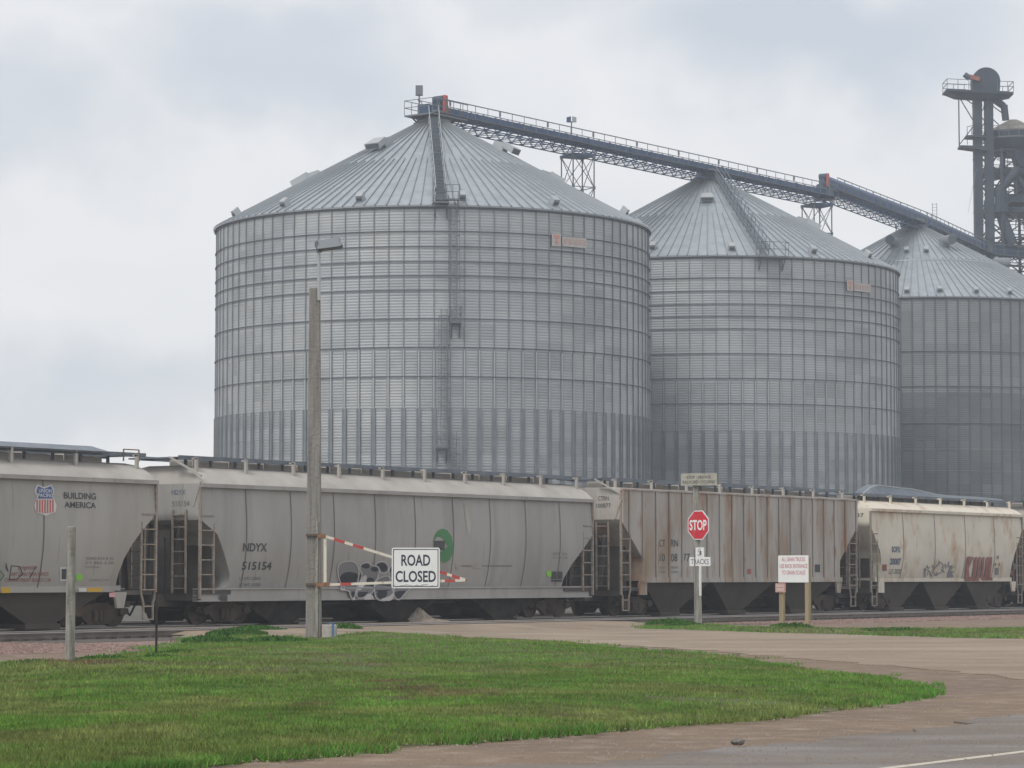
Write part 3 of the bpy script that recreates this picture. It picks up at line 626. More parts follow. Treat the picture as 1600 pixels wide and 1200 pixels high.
# ------------------------------------------------------------------ overhead conveyors
def line_pt(A, B, t): return A.lerp(B, t)
def gallery(t, pts, trough_h=.66, cover=False, z_extra=(0, 0)):
    org = Vector(t.location)
    tr, tru, hr, wk = MB(), MB(), MB(), MB()
    for A, B in zip(pts, pts[1:]):
        A = A-org; B = B-org; d = (B-A).normalized(); s = d.cross(Vector((0, 0, 1))).normalized(); up = s.cross(d); L_ = (B-A).length
        def q(x, side, h): return A+d*x+s*side+up*h
        w_ = .55
        tr.hexa([q(0, -w_, 0), q(0, w_, 0), q(L_, w_, 0), q(L_, -w_, 0), q(0, -w_, trough_h), q(0, w_, trough_h), q(L_, w_, trough_h), q(L_, -w_, trough_h)])
        if cover: tr.hexa([q(0, -w_, trough_h), q(0, w_, trough_h), q(L_, w_, trough_h), q(L_, -w_, trough_h), q(0, -.15, trough_h+.4), q(0, .15, trough_h+.4), q(L_, .15, trough_h+.4), q(L_, -.15, trough_h+.4)])
        n = max(1, int(L_/3.05))
        for i in range(n+1):     # trough joints
            x = L_*i/n; tr.hexa([q(x-.04, -w_-.05, -.03), q(x-.04, w_+.05, -.03), q(x+.04, w_+.05, -.03), q(x+.04, -w_-.05, -.03), q(x-.04, -w_-.05, trough_h+.03), q(x-.04, w_+.05, trough_h+.03), q(x+.04, w_+.05, trough_h+.03), q(x+.04, -w_-.05, trough_h+.03)], 0)
        T_ = .72; ws = 1.0
        for sd in (-ws, ws):
            tru.bar(q(0, sd, -.05), q(L_, sd, -.05), .08); tru.bar(q(0, sd, -T_), q(L_, sd, -T_), .08)
            n = max(2, int(L_/1.5))
            for i in range(n):
                x0, x1, xm = L_*i/n, L_*(i+1)/n, L_*(i+.5)/n
                tru.bar(q(x0, sd, -.05), q(xm, sd, -T_), .06); tru.bar(q(xm, sd, -T_), q(x1, sd, -.05), .06)
        n = max(2, int(L_/1.5))
        for i in range(n+1):
            x = L_*i/n; tru.bar(q(x, -ws, -.05), q(x, ws, -.05), .07); tru.bar(q(x, -ws, -T_), q(x, ws, -T_), .05)
            if i < n: tru.bar(q(x, -ws, -T_), q(x+L_/n, ws, -T_), .045)
        wk.hexa([q(0, .58, -.03), q(0, 1.35, -.03), q(L_, 1.35, -.03), q(L_, .58, -.03), q(0, .58, .02), q(0, 1.35, .02), q(L_, 1.35, .02), q(L_, .58, .02)])
        top = trough_h+.42 if not cover else trough_h+.1
        hr.bar(q(0, 1.35, top), q(L_, 1.35, top), .07); hr.bar(q(0, -.62, top), q(L_, -.62, top), .05)
        hr.bar(q(0, 1.35, .55), q(L_, 1.35, .55), .05)
        n = max(2, int(L_/1.6))
        for i in range(n+1):
            x = L_*i/n; hr.bar(q(x, 1.35, 0), q(x, 1.35, top), .05)
            if i % 4 == 1: hr.bar(q(x, 1.35, trough_h), q(x, 1.35, top), .16)
            if not cover:
                hr.bar(q(x, -.6, trough_h), q(x+.35, -.6, top), .045); hr.bar(q(x+.7, -.6, trough_h), q(x+.35, -.6, top), .045)
    tr.build('trough', 'dark_steel', t); tru.build('truss', 'dark_steel', t); hr.build('handrail', 'grey_steel', t); wk.build('walkway', 'grey_steel', t)
ZC = 37.85
c1 = Vector((B1x, 220, ZC)); c2 = Vector((B2x, 252, ZC)); dirc = (c2-c1).normalized()
Yd = 268.5; drive2 = c1+dirc*((Yd-220)/dirc.y); A0 = c1-dirc*1.2
t = thing('conveyor', 'long level conveyor gallery from the nearest bin peak to the second orange drive', 'conveyor', (c1.x, c1.y, ZC), 0, 'overhead conveyors along the bin peaks')
gallery(t, [A0, drive2+dirc*.4])
def drive(t, c, d, s=1.0):
    c = c-Vector(t.location); sd = d.cross(Vector((0, 0, 1))).normalized()
    def q(x, y, h): return c+d*x*s+sd*y*s+Vector((0, 0, h*s))
    mb = MB(); mb.hexa([q(-.25, .78, -.05), q(-.25, 1.0, -.05), q(.32, 1.0, -.05), q(.32, .78, -.05), q(-.22, .78, 1.55), q(-.22, 1.0, 1.55), q(.22, 1.0, 1.55), q(.22, .78, 1.55)])
    mb.build('belt_guard', 'orange_paint', t, bevel=.06)
    mb = MB(); mb.tube(q(0, -.15, 1.2), q(0, .78, 1.2), .36*s, n=16); mb.hexa([q(-.3, -.1, .5), q(.3, -.1, .5), q(.3, .6, .5), q(-.3, .6, .5), q(-.25, -.1, 1.0), q(.25, -.1, 1.0), q(.25, .6, 1.0), q(-.25, .6, 1.0)])
    mb.build('motor', 'motor_blue', t)
drive(t, c1+dirc*.4, dirc)
# head platform at the first bin peak
def peak_platform(t, c, d, w0, w1, z0):
    c = c-Vector(t.location); sd = d.cross(Vector((0, 0, 1))).normalized(); mb = MB()
    def q(x, y, h): return c+d*x+sd*y+Vector((0, 0, h))
    mb.hexa([q(w0, -1.4, z0-.12), q(w1, -1.4, z0-.12), q(w1, 1.4, z0-.12), q(w0, 1.4, z0-.12), q(w0, -1.4, z0), q(w1, -1.4, z0), q(w1, 1.4, z0), q(w0, 1.4, z0)])
    for y in (-1.4, 1.4):
        n = 5
        for i in range(n+1): x = w0+(w1-w0)*i/n; mb.bar(q(x, y, z0), q(x, y, z0+1.15), .05)
        for h in (.58, 1.15): mb.bar(q(w0, y, z0+h), q(w1, y, z0+h), .05)
    for h in (.58, 1.15): mb.bar(q(w0, -1.4, z0+h), q(w0, 1.4, z0+h), .05)
    for y in (-1, 1): mb.bar(q(w0+.4, y, z0-.1), q(w0+1.5, y*.6, z0-1.1), .1); mb.bar(q(w1-.4, y, z0-.1), q(w1-1.2, y*.6, z0-1.1), .1)
    mb.build('head_platform', 'grey_steel', t)
peak_platform(t, c1, dirc, -1.9, 2.6, -.15)
mb = MB(); q = P(655, 146, 218.6)-Vector(t.location); mb.box(q.x-.28, q.x+.28, q.y-.28, q.y+.28, q.z-.15, q.z+.6); mb.tube((q.x, q.y, q.z-1.6), (q.x, q.y, q.z-.1), .06)
q2 = P(655, 160, 218.6)-Vector(t.location); mb.build('junction_box', 'grey_steel', t)
for (c, nm) in ((c1, 0), (c2, 0)):
    mb = MB(); q = c-Vector(t.location); mb.hexa([q+Vector(v) for v in ((-.5, -.5, -1.8), (.5, -.5, -1.8), (.5, .5, -1.8), (-.5, .5, -1.8), (-.9, -.6, 0), (.9, -.6, 0), (.9, .6, 0), (-.9, .6, 0))]); mb.build('discharge_spout', 'dark_steel', t)
# flood light on the gallery
ql = P(893, 205, 235.5); lt = thing('flood_light', 'small twin headed flood light standing on the long conveyor gallery', 'light', (ql.x, ql.y, ZC+.9))
mb = MB(); mb.tube((0, 0, 0), (0, 0, 1.1), .05); mb.build('post', 'grey_steel', lt)
for s in (-1, 1):
    mb = MB(); mb.hexa([(s*.05, -.25, 1.05), (s*.42, -.25, 1.0), (s*.42, .2, 1.05), (s*.05, .2, 1.05), (s*.05, -.3, 1.5), (s*.40, -.3, 1.42), (s*.42, .2, 1.4), (s*.05, .2, 1.45)]); mb.build('lamp_head', 'dark_steel' if s < 0 else 'vent_metal', lt)
# second gallery, slightly raised at its drive
TWX, TWY = (1541-800)/F*312, 312.0
c3 = Vector((B3x, 286.8, 0)); dir2 = (Vector((c3.x, c3.y, 0))-Vector((drive2.x, drive2.y, 0))).normalized()
g2 = [Vector((drive2.x, drive2.y, ZC+.75))+dir2*.2, Vector((c3.x, c3.y, ZC-.25)), Vector((TWX, TWY, ZC-.55)), Vector((TWX+10, TWY+4, ZC-.9))]
t = thing('conveyor', 'enclosed conveyor sloping from the second orange drive over the farthest bin into the elevator tower', 'conveyor', (c3.x, c3.y, ZC), 0, 'overhead conveyors along the bin peaks')
gallery(t, g2, 1.0, True)
drive(t, Vector((drive2.x, drive2.y, ZC+.95))-dir2*.6, dir2, .82)
mb = MB(); q = drive2-Vector(t.location); mb.hexa([q+Vector(v) for v in ((-.9, -.9, -.2), (.9, -.9, -.2), (.9, .9, -.2), (-.9, .9, -.2), (-.7, -.7, 1.2), (.7, -.7, 1.2), (.7, .7, 1.2), (-.7, .7, 1.2))]); mb.build('transfer_box', 'motor_blue', t)
mb = MB(); q = c3-Vector(t.location); q.z = 0; mb.hexa([q+Vector(v) for v in ((-.9, -.8, -1.9), (.9, -.8, -1.9), (.9, .8, -1.9), (-.9, .8, -1.9), (-1.4, -.8, -.2), (1.4, -.8, -.2), (1.4, .8, -.2), (-1.4, .8, -.2))])
for s in (-1, 1):
    mb.bar(q+Vector((s*1.9, 0, -1.9)), q+Vector((s*1.9, 0, -.3)), .1); mb.bar(q+Vector((s*1.9, 0, -1.8)), q+Vector((s*.9, 0, -1.8)), .1)
mb.build('discharge_spout', 'dark_steel', t)
qa = P(1457, 331, 290)-Vector(t.location); mb = MB(); 
for dx in (0, .45): mb.bar(qa+Vector((dx, 0, -1.4)), qa+Vector((dx, 0, .9)), .05)
for h in range(7): mb.bar(qa+Vector((0, 0, -1.2+h*.33)), qa+Vector((.45, 0, -1.2+h*.33)), .03)
mb.build('access_ladder', 'grey_steel', t)
# lattice support towers between the bins
def lattice(t, w_, z0, z1, rz, bay, leg=.11, br=.05, m='grey_steel'):
    c = [(math.cos(rz+math.pi/4+k*math.pi/2)*w_/math.sqrt(2), math.sin(rz+math.pi/4+k*math.pi/2)*w_/math.sqrt(2)) for k in range(4)]
    for k in range(4): MB().bar((*c[k], z0), (*c[k], z1), leg).build('leg', m, t)
    mb = MB(); n = max(1, round((z1-z0)/bay))
    for i in range(n):
        a, b = z0+(z1-z0)*i/n, z0+(z1-z0)*(i+1)/n
        for k in range(4):
            p, q = c[k], c[(k+1) % 4]; mb.bar((*p, a), (*q, b), br); mb.bar((*q, a), (*p, b), br); mb.bar((*p, b), (*q, b), br*1.3)
            mb.box(p[0]-.12, p[0]+.12, p[1]-.12, p[1]+.12, b-.15, b+.1)
    mb.build('bracing', m, t)
for (px, Y, lb) in ((903.5, 235.7, 'square lattice tower holding up the conveyor between the nearest and middle bins'), (1279.5, 267.5, 'square lattice tower holding up the conveyor between the middle and farthest bins')):
    t = thing('support_tower', lb, 'lattice tower', ((px-800)/F*Y, Y, 0), 0, 'lattice towers under the conveyors')
    lattice(t, 2.02, 0, ZC-1.0, math.radians(28), 2.6)
    mb = MB(); mb.box(-1.12, 1.12, -1.12, 1.12, ZC-1.0, ZC-.82); o = mb.build('top_frame', 'dark_steel', t); o.rotation_euler = (0, 0, math.radians(28))
# ------------------------------------------------------------------ bucket elevator and its tower
S3 = F/312
def TX(px): return (px-800)/S3
def TZ(py): return HC+(900-py)/S3*1.0
ox = TX(1543)
t = thing('bucket_elevator', 'tall dark bucket elevator with domed head and two casings above the farthest bin', 'bucket elevator', (ox, 312, 0))
def X_(px): return TX(px)-ox
for (a, b) in ((1527, 1540), (1545, 1557.5)):
    mb = MB(); mb.box(X_(a), X_(b), -.55, .55, 0, TZ(146)); z = 3
    while z < TZ(150): mb.box(X_(a)-.05, X_(b)+.05, -.6, .6, z, z+.08); z += 3.0
    mb.build('casing', 'tower_steel', t)
mb = MB(); cxh = X_(1546.5); rh = 22/S3; zc = TZ(123); n = 24
pts = [(cxh+rh*math.cos(math.pi*i/n), zc+rh*math.sin(math.pi*i/n)) for i in range(n+1)]+[(cxh-rh*.95, TZ(140)), (cxh-rh*.6, TZ(150)), (cxh+rh*.7, TZ(150)), (cxh+rh*.95, TZ(140))]
mb.prism(pts, -.8, .8); mb.build('head_housing', 'tower_steel', t)
mb = MB(); mb.hexa([(X_(1482), -1.6, TZ(140)), (X_(1587), -1.6, TZ(146)), (X_(1587), 1.6, TZ(146)), (X_(1482), 1.6, TZ(140)), (X_(1482), -1.6, TZ(137)), (X_(1587), -1.6, TZ(142)), (X_(1587), 1.6, TZ(142)), (X_(1482), 1.6, TZ(137))])
mb.hexa([(X_(1500), -1.0, TZ(148)), (X_(1560), -1.0, TZ(152)), (X_(1560), 1.0, TZ(152)), (X_(1500), 1.0, TZ(148)), (X_(1484), -1.5, TZ(140)), (X_(1586), -1.5, TZ(146)), (X_(1586), 1.5, TZ(146)), (X_(1484), 1.5, TZ(140))]); mb.build('head_platform', 'tower_steel', t)
mb = MB()
for y in (-1.6, 1.6):
    for px in (1483, 1500, 1517, 1562, 1578, 1587): z = TZ(137.5+(px-1482)*.045); mb.bar((X_(px), y, z), (X_(px), y, z+1.15), .06)
    for h in (.6, 1.15): mb.bar((X_(1483), y, TZ(137.5)+h), (X_(1520), y, TZ(139)+h), .06); mb.bar((X_(1566), y, TZ(141.5)+h), (X_(1587), y, TZ(142)+h), .06)
for h in (.6, 1.15): mb.bar((X_(1483), -1.6, TZ(137.5)+h), (X_(1483), 1.6, TZ(137.5)+h), .06); mb.bar((X_(1587), -1.6, TZ(142)+h), (X_(1587), 1.6, TZ(142)+h), .06)
mb.build('railing', 'grey_steel', t)
mb = MB(); mb.tube((X_(1511), -1.2, TZ(113)), (X_(1519), -1.2, TZ(120)), .32, n=12, mi=1); mb.bar((X_(1513), -1.25, TZ(115.5)), (X_(1535), -1.25, TZ(121.5)), .35, .5); mb.build('drive_guard', ['orange_old', 'motor_blue'], t, bevel=.06)
mb = MB(); mb.tube((X_(1559), -.3, TZ(150)), (X_(1575), -.3, TZ(162)), .45, .38, 14); mb.tube((X_(1575), -.3, TZ(160)), (X_(1577.5), -.3, TZ(184)), .40, .40, 14)
mb.build('spout', 'tower_steel', t)
b0 = X_(1504.5); MB().bar((b0, 0, TZ(145)), (b0, 0, TZ(226)), .12).build('mast', 'tower_steel', t)
for (a, b_, c, d_) in ((1505, 146, 1527, 184), (1505, 222, 1527, 193), (1510, 146, 1527, 158), (1540, 170, 1546, 160), (1540, 178, 1546, 186), (1540, 195, 1546, 185), (1557, 160, 1573, 172), (1557, 181, 1567, 190)): MB().bar((X_(a), 0, TZ(b_)), (X_(c), 0, TZ(d_)), .1).build('brace', 'tower_steel', t)
mb = MB(); mb.hexa([(X_(1504), -1, TZ(228)), (X_(1548), -1, TZ(234)), (X_(1548), 1, TZ(234)), (X_(1504), 1, TZ(228)), (X_(1504), -1, TZ(225)), (X_(1548), -1, TZ(226)), (X_(1548), 1, TZ(226)), (X_(1504), 1, TZ(225))])
mb.build('service_deck', 'tower_steel', t); mb = MB(); mb.hexa([(X_(1515), -1, TZ(212)), (X_(1545), -1, TZ(213)), (X_(1545), 1, TZ(213)), (X_(1515), 1, TZ(212)), (X_(1515), -1, TZ(209)), (X_(1545), -1, TZ(209)), (X_(1545), 1, TZ(209)), (X_(1515), 1, TZ(209))])
mb.build('service_deck', 'tower_steel', t); mb = MB()
for px, y0, y1 in ((1515, 196, 224), (1522, 196, 210), (1527, 196, 210)): mb.bar((X_(px), -1, TZ(y1)), (X_(px), -1, TZ(y0)), .06)
mb.bar((X_(1515), -1, TZ(196)), (X_(1527), -1, TZ(193)), .06)
mb.build('deck_railing', 'tower_steel', t)
for k in range(16):
    y = 240+k*11
    MB().bar((X_(1540), .3, TZ(y)), (X_(1545), .3, TZ(y+(7 if k % 2 else -5))), .07).build('brace', 'tower_steel', t)
# distributor drum and steel tower to its right
ox2 = TX(1592); t = thing('distributor_tower', 'dark steel tower with cone topped distributor drum and platforms at the right edge', 'tower', (ox2, 315, 0))
S3 = F/315; X2 = lambda px: TX(px)-ox2
mb = MB(); r = 47/S3; cx = X2(1590)
mb.lathe([(r*1.0, TZ(204)), (r*.15, TZ(183)), (0, TZ(182))], 32, (cx, 0), 1); mb.lathe([(r*.75, TZ(236)), (r*.92, TZ(228)), (r*1.0, TZ(216)), (r*1.0, TZ(204))], 32, (cx, 0)); mb.lathe([(0, TZ(238)), (r*.75, TZ(236))], 32, (cx, 0)); mb.build('distributor_drum', ['tower_steel', 'rust_roof'], t, smooth=True)
mb = MB()
for i in range(20):
    a = i*2*math.pi/20; z = TZ(206); x, y = cx+math.cos(a)*r*1.08, math.sin(a)*r*1.08; a2 = a+2*math.pi/20; x2, y2 = cx+math.cos(a2)*r*1.08, math.sin(a2)*r*1.08
    mb.bar((x, y, TZ(216)), (x, y, z+.6), .05); mb.bar((x, y, z+.6), (x2, y2, z+.6), .05); mb.bar((x, y, z), (x2, y2, z), .05); mb.bar((x, y, TZ(216)), (x2, y2, TZ(216)), .12)
mb.build('drum_railing', 'grey_steel', t)
lattice(t, 5.2, 0, TZ(236), math.radians(20), 3.2, .28, .12, 'tower_steel')
mb = MB()
for k in range(13):
    z = TZ(420)+k*1.02
    mb.bar((X2(1560), -1.5, z), (X2(1640), 1.5, z+(.9 if k % 2 else -.3)), .09); mb.bar((X2(1640), -2, z), (X2(1562), 2, z+.7), .07)
mb.build('cross_bracing', 'tower_steel', t)
t2 = MB()
for (x0, x1, y0, y1, dp) in ((1538, 1640, 264, 272, 2.4), (1548, 1640, 306, 318, 2.6), (1538, 1640, 326, 334, 2.8), (1560, 1640, 384, 394, 2.2)):
    t2.box(X2(x0), X2(x1), -dp, dp, TZ(y1), TZ(y0))
t2.build('deck', 'tower_steel', t)
mb = MB()
for (yb, x0) in ((264, 1562), (306, 1575), (352, 1575), (384, 1582)):
    for y in (-2.7, 2.7):
        for h in (.55, 1.1): mb.bar((X2(x0), y, TZ(yb)+h), (X2(1640), y, TZ(yb)+h), .07)
        for k in range(9): x = X2(x0)+k*.85; mb.bar((x, y, TZ(yb)), (x, y, TZ(yb)+1.1), .07)
mb.build('deck_railing', 'tower_steel', t)
mb = MB(); mb.tube((X2(1557), -2.9, TZ(304)), (X2(1590), -2.9, TZ(266)), .5, n=12); mb.tube((X2(1560), -2.7, TZ(330)), (X2(1578), -2.7, TZ(385)), .55, .75, 12)
mb.tube((X2(1560), -2.7, TZ(300)), (X2(1560), -2.7, TZ(335)), .9, 1.0, 12); mb.tube((X2(1592), -2.0, TZ(236)), (X2(1592), -2.0, TZ(262)), 1.0, .5, 12); mb.tube((X2(1571), -1.0, TZ(234)), (X2(1569), -1, TZ(300)), .28, n=10)
mb.tube((X2(1590), -2.7, TZ(278)), (X2(1606), -2.7, TZ(306)), .25, n=10); mb.tube((X2(1586), -2.7, TZ(278)), (X2(1586), -2.7, TZ(306)), .22, n=10); mb.tube((X2(1606), -1, TZ(240)), (X2(1600), -1, TZ(306)), .4, n=10)
mb.build('down_spout', 'tower_steel', t)
mb = MB(); mb.box(X2(1545), X2(1560), -3.4, -2.0, TZ(322), TZ(311)); mb.build('control_box', 'vent_metal', t)
# guy wire
mb = MB(); a = Vector((TX(1522), 311, TZ(268))); b = Vector((TX(1497), 306, TZ(345))); mb.bar(a, b, .025); tag(mb.build('guy_wire', 'grey_steel'), 'thin slanting cable between the elevator casing and the farthest bin', 'cable')
# ------------------------------------------------------------------ freight cars
W = 3.2; ZT = .1
def profile(curved, zb, ze):
    zm = 2.75
    def v(z):
        if not curved: return 0.0
        if z < zm: return .24*((zm-z)/(zm-zb))**2
        return .07*((z-zm)/(ze-zm))**2
    return v
def car(label, ua, ub, paint, roofm, zb, ze, zr, ends, curved=True, sill=None, nbay=3, nseam=9, posts=0, deep=.22, group='grain hopper cars coupled in one train', walk_z=4.93):
    L_ = ub-ua; t = thing('hopper_car', label, 'hopper car', T(ua, 0, ZT), ANG, group); vf = profile(curved, zb, ze)
    t['ua'] = ua
    zs = [zb+(ze-zb)*i/28 for i in range(29)]
    def e0(z): return ends(z, 0)
    def e1(z): return L_-ends(z, 1)
    mb = MB(); vs = []; fs = []
    nx = 12
    rows = [(e0(z), e1(z), vf(z), W-vf(z), z) for z in zs]
    rows += [(e0(ze), e1(ze), -.06, W+.06, ze+.01), (e0(ze), e1(ze), -.06, W+.06, ze+.12)] if curved else [(e0(ze), e1(ze), -.05, W+.05, ze+.01), (e0(ze), e1(ze), -.05, W+.05, ze+.07)]
    k = len(rows)
    for (a, b, c, d, z) in rows: vs += [(a, c, z), (b, c, z), (b, d, z), (a, d, z)]
    for r in range(k-1):
        for i in range(4): fs.append((r*4+i, r*4+(i+1) % 4, r*4+4+(i+1) % 4, r*4+4+i))
    fs.append((3, 2, 1, 0)); mb.add(vs, fs); vs = []; fs = []
    zt = rows[-1][4]
    rr = [(0, .0, zt), (.05, .25, zt+(zr-zt)*.45), (.12, .6, zt+(zr-zt)*.85), (.18, 1.0, zr)] if curved else [(0, 0, zt), (.05, 1.0, zr)]
    for (a, c, z) in rr: vs += [(a*1.5, c, z), (L_-a*1.5, c, z), (L_-a*1.5, W-c, z), (a*1.5, W-c, z)]
    for r in range(len(rr)-1):
        for i in range(4): fs.append((r*4+i, r*4+(i+1) % 4, r*4+4+(i+1) % 4, r*4+4+i))
    n = len(rr)*4; fs.append((n-4, n-3, n-2, n-1)); mb.add(vs, fs, 1)
    for i in range(nseam):
        u = L_*(i+1)/(nseam+1)
        for a, b in zip(zs, zs[1:]):
            if ends(a, 0) < u < L_-ends(a, 1):
                for side in (0, 1):
                    va, vb = (vf(a)-.012, vf(b)-.012) if side == 0 else (W-vf(a)+.012, W-vf(b)+.012)
                    mb.add([(u-.018, va, a), (u+.018, va, a), (u+.018, vb, b), (u-.018, vb, b)], [(0, 1, 2, 3)], 2)
    mb.build('body', [paint, roofm, 'seam_and_shade'], t, smooth=curved)
    if posts:
        ph, pt = posts; us = [ph-ua+k*pt for k in range(-30, 40)]; us = [u for u in us if .3 < u < L_-.3]; us = [.06]+us+[L_-.06]
        for side in (0, 1):
            mb = MB()
            for u in us:
                zl_ = zb
                for a in [zb+(ze-zb)*q/40 for q in range(40)]:
                    if ends(a, 0)-.02 <= u <= L_-ends(a, 1)+.02: zl_ = a; break
                y0, y1 = (-.06, 0) if side == 0 else (W, W+.06); mb.box(u-.03, u+.03, y0, y1, zl_-.03, ze); mb.box(u-.06, u+.06, y0+(.05 if side == 0 else 0), y1-(.0 if side == 0 else .05), zl_-.03, ze, 1)  # wide dark base strip paints the post's shade onto the side
            mb.build('side_posts', [paint, 'seam_and_shade'], t)
    # sills
    mb = MB()
    if sill:
        z0, z1 = sill
        for (y0, y1) in ((vf(zb)-.14, vf(zb)+.02), (W-vf(zb)-.02, W-vf(zb)+.14)):
            mb.box(.0, L_, y0, y1, z0, z1); mb.box(.0, L_, y0-.05, y1, z1-.03, z1+.01); mb.box(.0, L_, y0-.05, y1, z0-.01, z0+.03)
    else:
        a0, a1 = ends(zb, 0)-.15, L_-ends(zb, 1)+.15
        for (y0, y1) in ((-.03+vf(zb), .10+vf(zb)), (W-vf(zb)-.10, W+.03-vf(zb))): mb.box(a0, a1, y0, y1, zb-.06, zb+.12)
        for (x0, x1) in ((a0-.05, a0+.45), (a1-.45, a1+.05)):       # bolster plates
            mb.prism([(x0, zb-.06), (x1, zb-.06), (x1 if x0 < L_/2 else x1-.12, zb-.5), (x0+.12 if x0 > L_/2 else x0, zb-.5)][::1], .02, .1)
    mb.build('side_sill', paint, t)
    mb = MB()
    for s in (0, 1):
        x0, x1 = (0, ends(zb, 0)+.1) if s == 0 else (L_-ends(zb, 1)-.1, L_)
        mb.box(x0, x1, .05, W-.05, .98, 1.10)
        xe = 0 if s == 0 else L_-.12; mb.box(xe, xe+.12, .05, W-.05, .80, 1.12)
        for y in (.95, 2.15): mb.bar((x0+.1 if s == 0 else x1-.1, y, 1.1), ((ends(3.0, 0) if s == 0 else L_-ends(3.0, 1)), y, 3.0), .12)
        xm = .55 if s == 0 else L_-.55; mb.box(xm-.3, xm+.3, 1.35, 1.85, 1.1, 3.1)   # brake reservoir column
        xm = 1.0 if s == 0 else L_-1.0; mb.box(xm-.04, xm+.04, .45, W-.02, .7, 2.75)  # dark panel added to block the bright view through the car end
        mb.box(min(xe+.2, xm), max(xe+.2, xm), W/2-.06, W/2+.06, 1.1, 2.6)
        xq = .42 if s == 0 else L_-.42; mb.box(xq-.03, xq+.03, W/2+.1, W-.06, .9, 2.7); mb.box(min(xq, xe), max(xq, xe)+(.7 if s == 0 else 0), W-.05, W-.02, 1.1, 2.75) if s == 0 else mb.box(L_-1.3, L_-.3, W-.05, W-.02, 1.1, 2.75)  # more added dark panels, closing the bright gap on the far side
    mb.box(-.35, L_+.35, W/2-.3, W/2+.3, .62, .98); mb.build('end_frame_infill', 'end_dark', t)
    for s in (0, 1):      # couplers
        x = -.35 if s == 0 else L_+.35; d = -1 if s == 0 else 1; mb = MB(); mb.box(min(x, x+d*.55), max(x, x+d*.55), W/2-.1, W/2+.1, .72, .95); mb.box(min(x+d*.45, x+d*.62), max(x+d*.45, x+d*.62), W/2-.2, W/2+.2, .66, 1.0)
        mb.tube((x, W/2+.45, .8), (x+d*.3, W/2+.45, .38), .03, n=8); mb.tube((x+d*.3, W/2+.45, .38), (x+d*.6, W/2+.4, .5), .03, n=8)
        mb.build('coupler', 'under_dark', t)
    # hoppers
    a0, a1 = ends(zb, 0)+.15, L_-ends(zb, 1)-.15; step = (a1-a0)/nbay
    for i in range(nbay):
        x0, x1 = a0+step*i, a0+step*(i+1); c = (x0+x1)/2; mb = MB(); wb = .55; yb = .55
        mb.hexa([(c-wb, yb, deep), (c+wb, yb, deep), (c+wb, W-yb, deep), (c-wb, W-yb, deep), (x0+.02, .12+vf(zb), zb-.01), (x1-.02, .12+vf(zb), zb-.01), (x1-.02, W-.12-vf(zb), zb-.01), (x0+.02, W-.12-vf(zb), zb-.01)])
        mb.box(c-wb-.12, c+wb+.12, yb-.1, W-yb+.1, deep-.14, deep); mb.build('hopper_bay', 'under_dark' if sill else 'hopper_dirt', t)  # deep-sill car: underside shade put into the colour as near-black
    mb = MB()
    mb.box(a0, a1, W/2-.25, W/2+.25, deep+.1, zb)  # deepened and near-black, added to hide the lit ground behind the car
    for i in range(nbay-1): c = a0+step*(i+1); mb.box(c-step*.34, c+step*.34, W/2-.05, W/2+.05, .42, zb)
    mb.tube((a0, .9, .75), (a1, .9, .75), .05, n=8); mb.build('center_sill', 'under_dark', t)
    # trucks
    for cx in (max(1.75, ends(zb, 0)*.62+.8), L_-max(1.75, ends(zb, 1)*.62+.8)):
        tr = MB()
        for y in (W/2-.98, W/2+.98):
            tr.prism([(cx-1.25, .56), (cx-1.2, .70), (cx-.55, .78), (cx-.3, .86), (cx+.3, .86), (cx+.55, .78), (cx+1.2, .70), (cx+1.25, .56), (cx+.7, .5), (cx+.4, .28), (cx-.4, .28), (cx-.7, .5)], y-.07, y+.07)
            for k in (-.18, 0, .18): tr.tube((cx+k, y-.12 if y < W/2 else y+.12, .36), (cx+k, y-.12 if y < W/2 else y+.12, .66), .08, n=10)
            for k in (-.9, .9): tr.tube((cx+k, y-.16, .62), (cx+k, y+.16, .62), .13, n=12)
        tr.box(cx-.2, cx+.2, W/2-1.0, W/2+1.0, .45, .8)
        o = tr.build('truck_frame', 'wheel_steel', t); o.location.z = -ZT
        for k in (-.9, .9):
            wm = MB()
            for y in (W/2-.72, W/2+.72):
                s = 1 if y > W/2 else -1
                wm.tube((cx+k, y-.07, .62), (cx+k, y+.07, .62), .43, n=28); wm.tube((cx+k, y+s*.07, .62), (cx+k, y+s*.10, .62), .33, .2, 24)
            wm.tube((cx+k, W/2-.8, .62), (cx+k, W/2+.8, .62), .08, n=10); wm.build('wheelset', 'wheel_steel', o)
    # running board, brackets and hatch
    mb = MB(); gz = walk_z
    for (y0, y1) in ((.62, 1.1), (W-1.1, W-.62)):
        mb.box(-.2, L_+.2, y0, y1, gz-.06, gz-.02); mb.box(-.2, L_+.2, y0-.01, y0+.05, gz-.1, gz+.02)
    for s in (-.2, L_-.4): mb.box(s, s+.6, .62, W-.62, gz-.06, gz-.02)
    u = .5
    while u < L_-.3:
        mb.bar((u, 1.0, zr-.02), (u, 1.0, gz-.06), .07); u += 1.1
    mb.build('running_board', 'walk_steel', t)
    n = max(4, int(L_/2.05)); bk = None
    for i in range(n):
        u = .35+(L_-.7)*i/(n-1)
        zf = zr-.32 if curved else ze+.1
        if bk is None:
            mb = MB(); mb.box(-.045, .045, .42, .50, zf-.12, gz-.02); mb.box(-.045, .045, .42, .7, gz-.09, gz-.04); bk = mb.mesh('board_bracket', 'roof_light' if paint != 'car_cream' else 'roof_cream')
        link('board_bracket', bk, t, (u, 0, 0))
    mb = MB(); mb.box(1.0, L_-1.0, W/2-.42, W/2+.42, zr-.02, zr+.16); u = 1.0
    while u < L_-1.2: mb.box(u, u+.1, W/2-.46, W/2+.46, zr, zr+.2); u += 1.6
